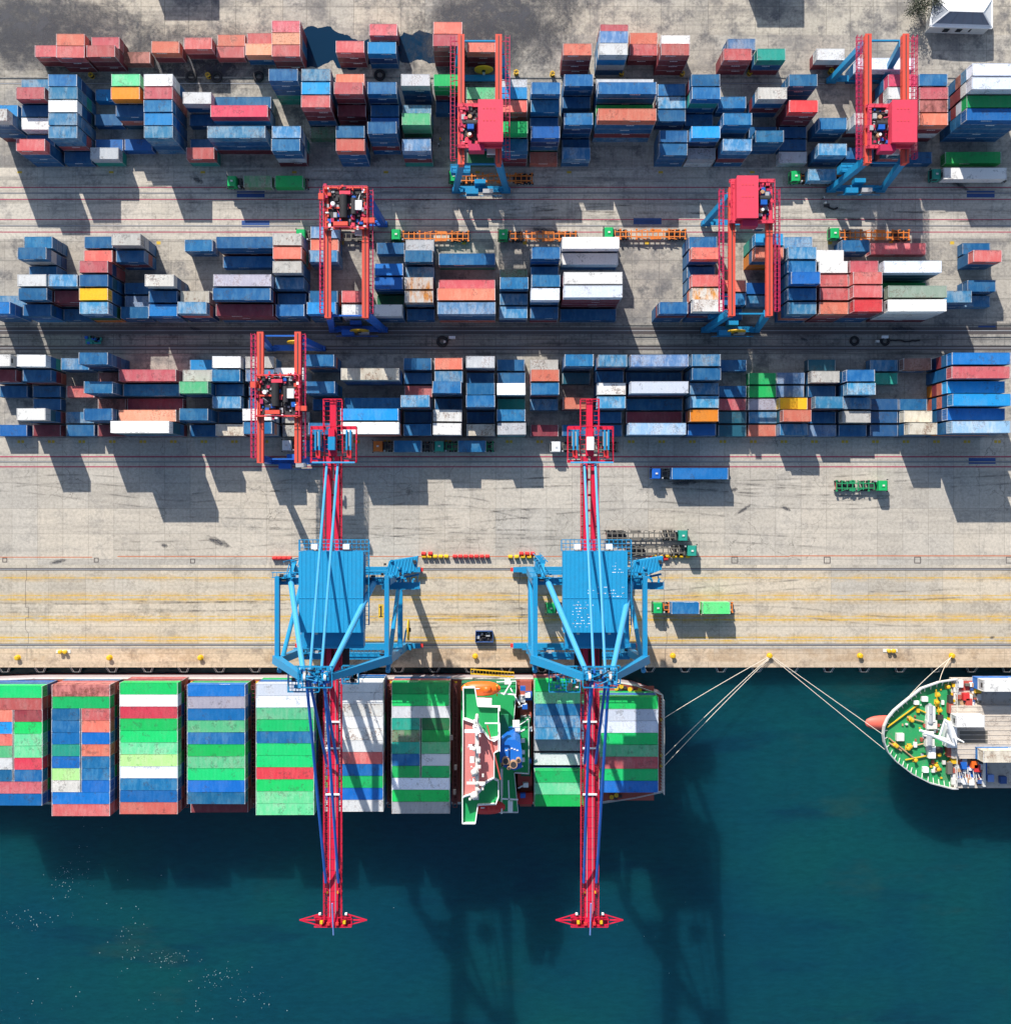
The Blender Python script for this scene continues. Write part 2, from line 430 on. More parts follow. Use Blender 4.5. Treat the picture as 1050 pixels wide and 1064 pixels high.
cam.location = (0, 0, H); cam.rotation_euler = (0, 0, 0)
cd.sensor_fit = 'HORIZONTAL'; cd.sensor_width = 36.0; cd.lens = S * H / 1050.0 * 36.0
cd.clip_start = 1.0; cd.clip_end = 6000.0
# frame centre is pixel (525, 532); nadir at (NX, NY)
cd.shift_x = (525.0 - NX) / 1050.0; cd.shift_y = -(532.0 - NY) / 1050.0
sc = bpy.context.scene; sc.camera = cam
sc.view_settings.view_transform = 'Standard'; sc.view_settings.look = 'None'
sc.view_settings.exposure = 0.57; sc.view_settings.gamma = 1.0
sc.cycles.max_bounces = 6
# ------------------------------------------------------------------ ground, roads, quay, water
YQ = PY(693.5)                      # quay edge


def sheet(name, px0, px1, y0, y1, m, z=0.0, thick=None):
    b = MB()
    b.add([(px0, y0, z), (px1, y0, z), (px1, y1, z), (px0, y1, z)], [(0, 1, 2, 3)], m)
    o = b.build(name)
    return tag(o, kind='structure')


XL, XR = -420.0, 420.0
mc_top = concrete('concrete_back_road', (0.50, 0.455, 0.375), (0.35, 0.33, 0.295), (0.12, 0.115, 0.118), (5.2, 6.5), 0.07, 0.6, 0.85, 0.6, soil=((0.10, 0.098, 0.105), 0.6), tone=0.6)
mc_yard = concrete('concrete_container_yard', (0.37, 0.34, 0.295), (0.51, 0.465, 0.385), (0.12, 0.117, 0.118), (6.0, 4.2), 0.06, 0.5, 0.85, 0.6, soil=((0.15, 0.145, 0.145), 0.6), tone=0.5)
mc_road = concrete('concrete_yard_road', (0.54, 0.495, 0.42), (0.44, 0.415, 0.37), (0.19, 0.182, 0.175), (8.4, 5.6), 0.05, 0.4, 0.6, 0.5, streak=0.6, tone=0.5)
mc_track = concrete('concrete_track_strip', (0.31, 0.295, 0.265), (0.21, 0.20, 0.19), (0.09, 0.087, 0.085), (7.0, 3.1), 0.07, 0.65, 0.75, 0.3, streak=0.75, tone=0.6)
mc_main = concrete('concrete_main_road', (0.50, 0.455, 0.385), (0.435, 0.405, 0.355), (0.29, 0.27, 0.24), (5.6, 5.6), 0.05, 0.5, 0.5, 0.75, streak=0.34, tone=0.62)
mc_quay = concrete('concrete_quay_apron', (0.54, 0.475, 0.375), (0.46, 0.42, 0.355), (0.29, 0.255, 0.205), (8.2, 5.2), 0.05, 0.45, 0.65, 0.4, streak=0.3, tone=0.55,
                   band=[(PY(600.4), 0.14), (PY(618.8), 0.12), (PY(623), 0.2), (PY(640.4), 0.12), (PY(644), 0.22), (PY(662.5), 0.16), (PY(665.8), 0.16)])
mc_edge = concrete('concrete_quay_edge', (0.60, 0.465, 0.325), (0.50, 0.405, 0.30), (0.25, 0.195, 0.15), (16.0, 3.2), 0.05, 0.5, 0.75, 0.3, soil=((0.34, 0.22, 0.12), 0.5), tone=0.5)
mc_cope = concrete('concrete_coping', (0.58, 0.46, 0.33), (0.50, 0.40, 0.29), (0.24, 0.18, 0.13), (7.8, 40.0), 0.06, 0.6, 0.6, 0.3)
bands = [('back_road', -1400, 36, mc_top, 1), ('ground', 36, 174, mc_yard, 1), ('yard_road', 174, 248, mc_road, 1), ('yard_pavement', 248, 336, mc_yard, 1),
         ('track_strip', 336, 367, mc_track, 1), ('yard_apron', 367, 455, mc_yard, 1), ('main_road', 455, 587, mc_main, 1),
         ('quay_pavement', 587, 674, mc_quay, 1), ('quay_edge_path', 674, 687.5, mc_edge, 1)]
for nm, a, b_, m_, _ in bands:
    sheet(nm, XL, XR, PY(b_), PY(a), m_)
b = MB()      # coping with the quay wall below it
b.add([(XL, YQ, 0), (XR, YQ, 0), (XR, PY(687.5), 0), (XL, PY(687.5), 0)], [(0, 1, 2, 3)], mc_cope)
b.add([(XL, YQ, -9), (XR, YQ, -9), (XR, YQ, 0), (XL, YQ, 0)], [(0, 1, 2, 3)], mc_cope)
tag(b.build('quay_wall'), kind='structure')
b = MB(); b.add([(-3000, PY(36) + 20, -0.6), (3000, PY(36) + 20, -0.6), (3000, 3000, -0.6), (-3000, 3000, -0.6)], [(0, 1, 2, 3)], mc_top)
tag(b.build('far_ground'), kind='structure')

t = NT('harbour_water')
tc = t.n('ShaderNodeTexCoord'); v = tc.outputs['Object']
big = t.noise(v, 0.016, 4, 0.55); med = t.noise(v, 0.09, 4, 0.6, (0.6, 1.4, 1)); fin = t.noise(v, 0.8, 3, 0.6)
col = t.mix(t.ramp(big, 0.30, 0.70), (0.0022, 0.040, 0.064), (0.0032, 0.055, 0.057))
col = t.mix(t.ramp(med, 0.42, 0.72, 0, 0.3), col, (0.002, 0.032, 0.055))
lng = t.noise(v, 1.0, 4, 0.6, (0.018, 0.09, 1))
col = t.mix(t.ramp(lng, 0.54, 0.68, 0, 0.45), col, (0.002, 0.018, 0.045))
col = t.mix(t.ramp(t.math('MULTIPLY', med, big), 0.30, 0.42, 0, 0.3), col, (0.022, 0.060, 0.042))
rip = t.noise(v, 1.0, 4, 0.7, (0.35, 1.1, 1))
sv = t.n('ShaderNodeVectorMath', operation='SCALE'); t.l(col, sv.inputs[0]); t.l(t.ramp(rip, 0.25, 0.75, 0.88, 1.12), sv.inputs['Scale'])
t.l(sv.outputs[0], t.b.inputs['Base Color'])
t.b.inputs['Roughness'].default_value = 0.10; t.b.inputs['IOR'].default_value = 1.33
t.b.inputs['Specular IOR Level'].default_value = 0.5
# turbid harbour water: light spreads below the surface
t.b.inputs['Subsurface Weight'].default_value = 0.85; t.b.inputs['Subsurface Radius'].default_value = (1.0, 1.0, 1.0); t.b.inputs['Subsurface Scale'].default_value = 20.0
t.b.subsurface_method = 'BURLEY'
w1 = t.noise(v, 0.9, 4, 0.6, (0.7, 1.3, 1)); w2 = t.noise(v, 0.16, 3, 0.5, (0.6, 1.5, 1))
t.bump(t.math('ADD', t.math('MULTIPLY', w1, 0.8), w2), 0.5, 0.35)
WZ = -3.0
b = MB(); b.add([(-3000, -3000, WZ), (3000, -3000, WZ), (3000, YQ, WZ), (-3000, YQ, WZ)], [(0, 1, 2, 3)], t.m)
tag(b.build('water'), kind='structure')

# painted lines and rails (each strip is thin and lies on the paving)
b = MB()
for y, wd in ((194.5, 0.22), (207, 0.22), (228, 0.22), (241, 0.22), (474.5, 0.26), (485, 0.26)):
    b.box(XL, XR, PY(y) - wd / 2, PY(y) + wd / 2, 0.001, 0.006, M['line_red'])
b.box(XL, PX(96), PY(579) - 0.09, PY(579) + 0.09, 0.001, 0.006, M['line_rust'])
b.box(PX(122), PX(820), PY(578.2) - 0.09, PY(578.2) + 0.09, 0.001, 0.006, M['line_rust'])
b.box(PX(820), XR, PY(577.6) - 0.11, PY(577.6) + 0.11, 0.001, 0.006, M['line_rust'])
tag(b.build('road_markings'), kind='structure')
b = MB()
for px, py, wd in ((100, 582, 5), (5, 582, 5), (200, 583, 5), (763, 582, 7), (859, 582, 7), (953, 582, 7), (1048, 582, 7), (668, 583, 6)):
    x, y = P(px, py); q = wd / S / 2
    for a0, a1, c0, c1 in ((-q, q, -q, -q + .18), (-q, q, q - .18, q), (-q, -q + .18, -q + .18, q - .18), (q - .18, q, -q + .18, q - .18)):
        b.box(x + a0, x + a1, y + c0, y + c1, 0.001, 0.012, M['rail'])
tag(b.build('pavement_covers'), kind='structure')
b = MB()
for k in range(34):      # worn yellow bay marks in front of the yard
    x, y = P(21.7 + 31.7 * k, 458.6)
    b.box(x - 0.75, x - 0.12, y - 0.35, y + 0.25, 0.001, 0.006, M['line_yellow'])
    b.box(x + 0.1, x + 0.7, y - 0.35, y + 0.25, 0.001, 0.006, M['line_yellow'])
    if k % 2:
        x, y = P(6 + 31.7 * k, 252); b.box(x - 0.4, x + 0.5, y - 0.4, y + 0.3, 0.001, 0.006, M['line_yellow'])
    if k % 3 == 0:
        x, y = P(20 + 31.7 * k, 178.5); b.box(x - 0.4, x + 0.6, y - 0.3, y + 0.2, 0.001, 0.006, M['line_yellow'])
tag(b.build('bay_markings'), kind='structure')
b = MB()
for x0, x1, y0, y1 in ((246, 275, 198.5, 205), (251, 280, 229, 236), (658, 687, 226.5, 233), (1004, 1033, 198, 205), (1006, 1034, 475.8, 482), (1016, 1034, 338, 344)):
    b.box(PX(x0), PX(x1), PY(y1), PY(y0), 0.001, 0.010, M['line_blue'])
tag(b.build('painted_panels_on_road'), kind='structure')
b = MB()
for y, wd, z in ((591.5, 0.55, 0.012), (670, 0.5, 0.012), (673.2, 0.16, 0.012), (200.5, 0.3, 0.02), (234.5, 0.3, 0.02), (343.5, 1.5, 0.012), (86.5, 0.35, 0.02),
                 (361.5, 1.0, 0.012), (479.8, 0.3, 0.02)):
    b.box(XL, XR, PY(y) - wd / 2, PY(y) + wd / 2, 0.001, z, M['rail'])
    b.box(XL, XR, PY(y) - 0.06, PY(y) + 0.06, z + 0.002, z + 0.03, M['steel'])
tag(b.build('crane_track_surface'), kind='structure')
b = MB()
for y, wd, h_ in ((349.2, 0.35, 0.16), (358.3, 0.3, 0.14), (337.5, 0.3, 0.14), (367.5, 0.25, 0.12), (80.5, 0.3, 0.15)):
    b.box(XL, XR, PY(y) - wd / 2, PY(y) + wd / 2, 0.001, h_, mc_track)
tag(b.build('track_kerb'), kind='structure')

b = MB()
for x0 in (27.5, 690.5, 540.0):
    pts = [(x0, 587), (x0, 603), (x0 - 1, 603), (x0 - 1, 631), (x0 + 2, 631), (x0 + 2, 642), (x0 - 1, 642), (x0 - 1, 654), (x0 + 2, 658), (x0 + 2, 667), (x0 + .5, 674), (x0 + .5, 687)]
    for a, c in zip(pts, pts[1:]): b.beam((*P(*a), .004), (*P(*c), .004), .08, .008, M['rail'])
tag(b.build('pavement_joints_surface'), kind='structure')
b = MB(); x, y = P(395.6, 635)
for x0, x1, y0, y1, m in ((-.55, .62, -1.55, 1.5, 'line_yellow'), (-.12, .2, -1.2, 1.15, 'black'), (-.38, -.12, .75, .98, 'black'), (-.4, .46, -1.32, -1.1, 'black')):
    b.box(x + x0, x + x1, y + y0, y + y1, .001, .006 if m == 'line_yellow' else .011, M[m])
tag(b.build('berth_number_marking'), kind='structure')

# tyre marks: faint dark ribbons in pairs on the roads
t = NT('tyre_mark'); tc = t.n('ShaderNodeTexCoord'); v = tc.outputs['Object']
t.l(t.math('MULTIPLY', t.ramp(t.noise(v, 0.22, 4, 0.6), 0.38, 0.68, 0.0, 0.34), t.ramp(t.noise(v, 5.0, 3, 0.7), 0.3, 0.6, 0.4, 1.0)), t.b.inputs['Alpha'])
t.b.inputs['Base Color'].default_value = (0.035, 0.034, 0.036, 1); t.b.inputs['Roughness'].default_value = 0.8
rt = random.Random(17); b = MB(); zt_ = 0.014
for k in range(46):
    lane = rt.choice([(184, 190), (203, 226), (211, 224), (488, 520), (500, 570), (500, 570), (525, 575), (605, 662), (606, 660)])
    y0 = rt.uniform(*lane); y1 = min(lane[1], max(lane[0], y0 + rt.gauss(0, 9))); x0 = rt.uniform(-40, 900); L_ = rt.uniform(70, 330); bow = rt.gauss(0, 3)
    for off in (-.95, .95):
        pts = []
        for i in range(25):
            f = i / 24; s_ = f * f * (3 - 2 * f)
            X, Y = P(x0 + L_ * f, y0 + (y1 - y0) * s_ + bow * math.sin(PI * f)); pts.append((X, Y + off))
        zt_ += 0.00012
        for a, c in zip(pts, pts[1:]): b.add([(a[0], a[1] - .17, zt_), (c[0], c[1] - .17, zt_), (c[0], c[1] + .17, zt_), (a[0], a[1] + .17, zt_)], [(0, 1, 2, 3)], t.m)
tag(b.build('tyre_marks_surface'), kind='structure')

# standing water between the rear stacks
t = NT('puddle_water'); t.b.inputs['Base Color'].default_value = (0.004, 0.024, 0.055, 1); t.b.inputs['Roughness'].default_value = 0.06; t.b.inputs['Specular IOR Level'].default_value = 0.2
for poly in ([(316, 30), (322, 27), (330, 29), (343, 27), (350, 33), (358, 36), (372, 42), (384, 40), (386, 66), (350, 70), (346, 62), (338, 66), (330, 70), (320, 70), (313, 60)],
             [(412, 40), (420, 33), (428, 36), (436, 31), (446, 34), (455, 33), (456, 64), (446, 66), (436, 62), (424, 66), (414, 62)]):
    for lv in range(4):
        nw = []
        for i, q in enumerate(poly):
            e = poly[(i + 1) % len(poly)]; L_ = math.hypot(e[0] - q[0], e[1] - q[1])
            nw += [q, ((q[0] + e[0]) / 2 + rnd.uniform(-.13, .13) * L_, (q[1] + e[1]) / 2 + rnd.uniform(-.13, .13) * L_)]
        poly = nw
    b = MB(); b.add([(*P(x, y), 0.006) for x, y in poly][::-1], [tuple(range(len(poly)))], t.m)
    tag(b.build('puddle_water'), kind='structure')
# an old oily stain on the paving behind the yard
t = NT('oily_stain'); tc = t.n('ShaderNodeTexCoord'); v = tc.outputs['Object']
a = t.noise(v, 0.18, 5, 0.65); sep = t.n('ShaderNodeSeparateXYZ'); t.l(v, sep.inputs[0])
ln = t.n('ShaderNodeVectorMath', operation='LENGTH'); mp = t.n('ShaderNodeMapping'); mp.inputs['Scale'].default_value = (0.06, 0.12, 0); t.l(v, mp.inputs[0]); t.l(mp.outputs[0], ln.inputs[0])
al = t.math('MULTIPLY', t.ramp(t.math('ADD', ln.outputs['Value'], t.math('MULTIPLY', t.math('SUBTRACT', a, 0.5), 2.6)), 0.4, 1.15, 1.0, 0.0), t.ramp(t.noise(v, 0.35, 6, 0.75), 0.34, 0.62, 0.2, 0.92))
t.l(al, t.b.inputs['Alpha']); t.b.inputs['Base Color'].default_value = (0.045, 0.046, 0.056, 1); t.b.inputs['Roughness'].default_value = 0.7
for px, py, sx in ((70, 42, 1.5), (505, 45, 1.1), (215, 66, 1.0), (20, 22, 1.2), (520, 12, 1.2)):
    b = MB(); b.add([(-22, -11, 0), (22, -11, 0), (22, 11, 0), (-22, 11, 0)], [(0, 1, 2, 3)], t.m)
    o = b.build('ground_stain', loc=(*P(px, py), 0.012 + 0.002 * (px % 7))); o.scale = (sx, 1, 1)
    tag(o, kind='structure')

rt = random.Random(23)
for k in range(16):
    a = rt.choice([(640, 685), (676, 690), (676, 690), (560, 590), (490, 560), (180, 240), (340, 365)]); s_ = rt.uniform(.025, .07)
    b = MB(); b.add([(-22, -11, 0), (22, -11, 0), (22, 11, 0), (-22, 11, 0)], [(0, 1, 2, 3)], bpy.data.materials['oily_stain'])
    o = b.build('oil_stain_surface', loc=(*P(rt.uniform(0, 1050), rt.uniform(*a)), .022 + .0004 * k)); o.scale = (s_ * rt.uniform(1.2, 4), s_ * 1.3, 1); o.rotation_euler = (0, 0, rt.uniform(-.6, .6))
    tag(o, kind='structure')
# ------------------------------------------------------------------ containers
CWD, CHT, TIER = 2.44, 2.58, 2.60


def container_template(L, code, reefer=False, flat=False):
    b = MB(); body, edge = CMAT[code], EDGE[code]
    x, y = L / 2, CWD / 2
    p = 0.16
    if flat:      # folded flat racks: end frames folded onto a slatted base
        b.box(-x, x, -y, y, 0, 0.5, M['dark'])
        n = 12
        for i in range(n):
            xx = -x + 0.5 + (L - 1.0) * i / (n - 1)
            b.beam((xx - 0.3, -y + 0.1, 0.62), (xx + 0.25, y - 0.1, 0.62), 0.22, 0.2, body)
        for s_ in (-1, 1):
            b.box(-x, x, s_ * y - 0.12 * s_, s_ * y, 0.5, CHT * 0.9, body)
        b.box(x - 0.3, x - 0.002, -y + 0.15, y - 0.15, 0.5, CHT, CMAT['M'])
        return b
    # bottom, posts and rails
    b.box(-x, x, -y, y, 0.0, 0.14, edge)
    for sx in (-1, 1):
        for sy in (-1, 1):
            b.box(sx * x, sx * (x - p), sy * y, sy * (y - p), 0.14, CHT - 0.12, edge if sx > 0 else body)
            b.box(sx * (x + 0.006), sx * (x - 0.2), sy * (y + 0.006), sy * (y - 0.2), CHT - 0.12, CHT + 0.012, edge)
    for sy in (-1, 1):
        b.box(-x + 0.2, x - 0.2, sy * y, sy * (y - 0.07), CHT - 0.11, CHT - 0.005, body)
    for sx in (-1, 1):
        b.box(sx * x, sx * (x - 0.12), -y + 0.2, y - 0.2, CHT - 0.12, CHT, edge)
    # corrugated sides
    d = 0.036; pitch = 0.28 if not reefer else 0.6
    if reefer: d = 0.008
    n = int((L - 2 * p) / pitch); pt = (L - 2 * p) / n
    for sy in (-1, 1):
        pr = []
        for i in range(n):
            x0 = -x + p + i * pt
            pr += [(x0, 0), (x0 + pt * .25, 0), (x0 + pt * .4, d), (x0 + pt * .85, d)]
        pr.append((x - p, 0))
        vs, fs = [], []
        for xx, dd in pr:
            yy = sy * (y - 0.01 - dd); vs += [(xx, yy, 0.14), (xx, yy, CHT - 0.11)]
        for i in range(len(pr) - 1):
            f = (2 * i, 2 * i + 2, 2 * i + 3, 2 * i + 1)
            fs.append(f if sy < 0 else f[::-1])
        b.add(vs, fs, body)
    # corrugated roof panel
    pr = []
    for i in range(n):
        x0 = -x + p + i * pt
        pr += [(x0, 0), (x0 + pt * .25, 0), (x0 + pt * .4, d * .7), (x0 + pt * .85, d * .7)]
    pr.append((x - p, 0))
    vs, fs = [], []
    for xx, dd in pr:
        vs += [(xx, -y + 0.07, CHT - 0.012 - dd), (xx, y - 0.07, CHT - 0.012 - dd)]
    for i in range(len(pr) - 1): fs.append((2 * i, 2 * i + 2, 2 * i + 3, 2 * i + 1))
    b.add(vs, fs, body)
    # door end (+x) with gasket line and lock rods, blank end (-x) recessed
    b.add([(x - 0.05, -y + p, 0.14), (x - 0.05, y - p, 0.14), (x - 0.05, y - p, CHT - 0.12), (x - 0.05, -y + p, CHT - 0.12)], [(0, 1, 2, 3)], body)
    b.box(x - 0.05, x - 0.03, -0.02, 0.02, 0.16, CHT - 0.14, M['black'])
    for yy in (-0.75, -0.35, 0.35, 0.75): b.tube((x - 0.025, yy, 0.16), (x - 0.025, yy, CHT - 0.14), 0.02, edge, 5)
    if reefer:
        b.box(-x + 0.03, -x + 0.06, -0.95, 0.95, 0.3, CHT - 0.3, M['steel'])
        b.box(-x + 0.02, -x + 0.03, -0.5, 0.5, 1.3, 2.1, M['dark'])
    b.add([(-x + 0.06, y - p, 0.14), (-x + 0.06, -y + p, 0.14), (-x + 0.06, -y + p, CHT - 0.12), (-x + 0.06, y - p, CHT - 0.12)], [(0, 1, 2, 3)], body)
    # unreadable lettering blocks near the top of each long side
    if code in 'BLVUMRSrDlGg':
        for sy in (-1, 1):
            xx = -0.2 if L < 8 else 0.6
            for i in range(6):
                wv = 0.2 + 0.09 * ((i * 7) % 3)
                b.box(xx, xx + wv, sy * (y - 0.012), sy * (y + 0.004), CHT - 0.62, CHT - 0.34, M['white'])
                xx += wv + 0.09
    return b


LEN = {20: 6.06, 40: 12.19}
TEMPL = {}


def template(L, code):
    k = (L, code)
    if k not in TEMPL:
        nm = ('short' if L == 20 else 'long') + '_container'
        TEMPL[k] = container_template(LEN[L], code, reefer=code == 'F', flat=code == 'X').mesh(nm)
    return TEMPL[k]


class Lite(MB):
    pass


stack = Lite()          # every container the picture shows only a strip of, below the top ones


def lite(cx, cy, z, L, code):
    x, y = LEN[L] / 2, CWD / 2
    m = CMAT[code]; e = EDGE[code]
    b = stack
    d = 0.05; p = 0.14
    b.box(cx - x, cx + x, cy - y + d, cy + y - d, z + 0.02, z + CHT - 0.02, m)
    for sx in (-1, 1):
        for sy in (-1, 1):
            b.box(cx + sx * x, cx + sx * (x - p), cy + sy * (y - d), cy + sy * y, z, z + CHT, e if sx > 0 else m)
    for sy in (-1, 1):
        b.box(cx - x + p, cx + x - p, cy + sy * (y - d), cy + sy * (y - 0.004), z, z + 0.14, e)
        b.box(cx - x + p, cx + x - p, cy + sy * (y - d), cy + sy * (y - 0.004), z + CHT - 0.12, z + CHT, m)
    if code in 'BMRSVGD' and rnd.random() < 0.7:
        xx = cx + rnd.uniform(-1.2, 0.4)
        for i in range(5):
            wv = rnd.uniform(0.18, 0.36)
            b.box(xx, xx + wv, cy - y + d - 0.012, cy - y + d + 0.01, z + CHT - 0.7, z + CHT - 0.42, M['white'])
            xx += wv + 0.09


PAL = 'BBBBBBBBBBBBDDDVUMMMMMRStTEL'


def under(code):
    return rnd.choice(PAL + (code if code in 'BMRSLGW' else 'B') * 14)


ALL = []        # (x, y, z, L, code, block, bay, row, tier)


def column(x, y, L, t_, code, block, bay, row, z0=0.0, lower=None):
    for k in range(1, t_):
        c = under(code) if lower is None else lower[(k - 1) % len(lower)]
        lite(x + rnd.uniform(-.05, .05), y + rnd.uniform(-.03, .03), z0 + 0.02 + TIER * (k - 1), L, c)
    ALL.append((x, y, z0 + 0.02 + TIER * (t_ - 1), L, code, block, bay, row, t_))


R1 = """
-107.63 20 33U 45Q
-100.85 20 13L 24R 33B 43W 52B 64R
-94.00 20 14B 24L 34W 44L 54L 61B
-87.17 20 11U 31B 51V 62w
-80.84 20 14N 24O 33B 51V
-74.03 20 14W 24R 34B 44U 54L
-66.56 20 23W 31B 51B 62R
-60.59 40 22B 33P 54L
-47.10 20 15B 54L 64B
-40.35 20 15L 25U 35R 41n
-33.61 20 14S 25R 33M 54B 64S
-26.68 20 25B 33B 43V 55B
-19.82 20 14E 33L 44N 64l
-13.12 20 14G 21B
-6.24 20 24N 34S 42R 52B 61g
0.61 20 13E 24U 34S 55H 64B
7.31 20 25B 34B 43B 54V 61S
14.35 20 14B 22B 44B 51B 62L
21.23 40 13E 25B 33G 45S
34.74 20 12B 22L 32B 53B 63B
41.10 20 14B 24B 31B 54U 62E
47.71 20 22B 44B 64L
55.06 20 24e 41B 53B
61.58 20 14B 34r 41B 51B 61E
68.57 20 43B 63L
75.19 20 44W 62B
82.33 20 14P 24W 34W 43B 54B 64R
88.90 20 14B 24R 34K 44S 61B
97.67 40 16Z 26Z 35G 45V 61G
"""
R1Y0, R1P = 90.03, 2.733
R2 = """
-108.05 20 51L 64V
-100.44 20 13B 24B 32B 44W 54B 63B
-93.95 20 44L 53M 61B
-87.53 20 13B 23S 34R 44B 54Y 64L
-80.71 20 14e 23B 41B 51l 62B
-73.83 20 44e 53B 63V
-66.93 20 12B 53q 64L
-59.44 40 13B 21B 44p 54B 63M
-46.87 20 14e 24S 34e 43L 52B 63B
-39.79 20 02l 12S 23L 53B 64U
-32.82 20 53R 63W
-25.88 20 11B 33V 43V 51g 63F
-19.39 20 12E 23B 32L 43y 53y 61B
-12.26 40 22B 42R 54S 64l
0.80 20 31n 43B 52L 62L
7.43 20 24B 32B 44B 54Z 62B
14.04 40 13F 22F 45F 55Z 61B
34.19 20 64B
41.01 20 13B 24S 32B 44R 54y 65Q
47.63 20 42S 52B 61B
54.43 20 14U 24S 41V 51L
61.28 20 13L 24L 34B 45V 54B 64L
67.94 20 23W 34F 44R 54R 64S
74.27 20 12B 34R 45R 55R 65r
81.41 40 11R 34Z 41G 55a 65F
95.02 20 53L
101.49 20 11B 23R 42B 51L
"""
R2Y0, R2P = 56.53, 2.881
R3 = """
-108.04 20 14F 23M 31B 61V
-100.65 20 14W 23B 31B 41B 54F 61M
-93.47 20 12L 31R 51L 61B
-86.55 20 15B 21K 34B 41K 54B 61M
-80.11 40 23R 32B 41M 53o 65F
-66.61 20 11U 23e 34N 54B 61B
-60.38 20 13W 23B 32B 43L 51B 62q
-53.16 20 13e 23l 32B 42B 54W 64B
-46.47 20 24W 51e 61e
-39.96 20 14B 34B 41B 63B
-32.58 40 24q 42B 54U 64F
-19.90 20 12B 21B 31R 44L 51B 62B
-13.29 20 12S 22L 34B 41B 53Q 63F
-6.35 20 13E 21B 33B 44B 51B 62q
0.28 20 11B 21B 33F 41T 53B 63E
7.48 20 11e 23S 33B 41L 61M
14.49 20 14B 21t 42S 61B
21.43 20 14L 22B 33Q 43L 51B 61B
28.32 40 14l 21B 34Z 41B 51M 63z
41.25 20 14L 24B 33L 43L 53O 62V
48.47 20 11B 31B 41R 51t 61t
54.93 20 21G 31G 41p 51L 61S
61.02 20 21l 31l 42Y 53S 62L
67.88 20 11t 22e 31B 43L 51B 61l
74.58 20 23B 33L 42L 52e 61B
81.42 20 11L 21T 41X 51X 61X
87.74 20 12k 41B 52q 63q
94.72 40 15V 25R 34U 45U 54V 65z
"""
R3Y0, R3P = 31.09, 2.839

# lower tiers that the picture shows clearly, bottom first
LOWER = {('rear', 19, 4): 'LMBB', ('rear', 9, 1): 'TTBB', ('rear', 9, 6): 'MWB', ('rear', 9, 5): 'TLW', ('rear', 10, 3): 'BBMM', ('rear', 11, 6): 'BBB', ('rear', 11, 2): 'BDMM', ('rear', 12, 5): 'BMBB',
         ('rear', 13, 6): 'TMB', ('rear', 13, 4): 'DgN', ('rear', 14, 1): 'BMG', ('rear', 8, 5): 'MBB', ('rear', 4, 6): 'T', ('rear', 7, 6): 'T', ('rear', 15, 6): 'MBB', ('rear', 15, 5): 'BDDG', ('rear', 16, 6): 'MMB',
         ('rear', 2, 6): 'BBB', ('rear', 21, 6): 'W', ('rear', 23, 2): 'BM', ('rear', 25, 6): 'BB', ('rear', 28, 4): 'MWM', ('rear', 24, 3): 'MMM', ('middle', 25, 6): 'MFFF', ('middle', 25, 3): 'Ttt', ('middle', 19, 5): 'BBSW',
         ('middle', 17, 5): 'MMMM', ('middle', 14, 6): 'SBB', ('middle', 4, 6): 'OgB', ('middle', 9, 6): 'BB', ('front', 19, 6): 'tL', ('front', 28, 2): 'BBBB', ('front', 28, 3): 'OMS', ('front', 28, 4): 'SBSB', ('front', 28, 6): 'BOBB', ('front', 5, 6): 'MBtt',
         ('front', 11, 6): 'SSS', ('middle', 23, 6): 'MMR', ('middle', 24, 6): 'BBMM', ('middle', 24, 5): 'BMMR', ('middle', 27, 2): 'BB', ('middle', 26, 5): 'BB', ('middle', 1, 6): 'BBV', ('middle', 21, 2): 'OOB', ('middle', 21, 1): 'TTt', ('rear', 29, 1): 'BBBKL', ('rear', 29, 2): 'BBMMW', ('rear', 29, 3): 'BBMZ', ('rear', 29, 4): 'BBBB'}
for T, Y0, pitch, blk in ((R1, R1Y0, R1P, 'rear'), (R2, R2Y0, R2P, 'middle'), (R3, R3Y0, R3P, 'front')):
    for bay, line in enumerate(T.strip().splitlines(), 1):
        q = line.split(); x0 = float(q[0]); L = int(q[1])
        for e in q[2:]:
            row, t_, code = int(e[0]), int(e[1]), e[2]
            lw = LOWER.get((blk, bay, row))
            column(x0 + LEN[L] / 2 + rnd.uniform(-.1, .1), Y0 - pitch * (row - 1) + rnd.uniform(-.05, .05), L, t_, code, blk, bay, row, lower=lw)
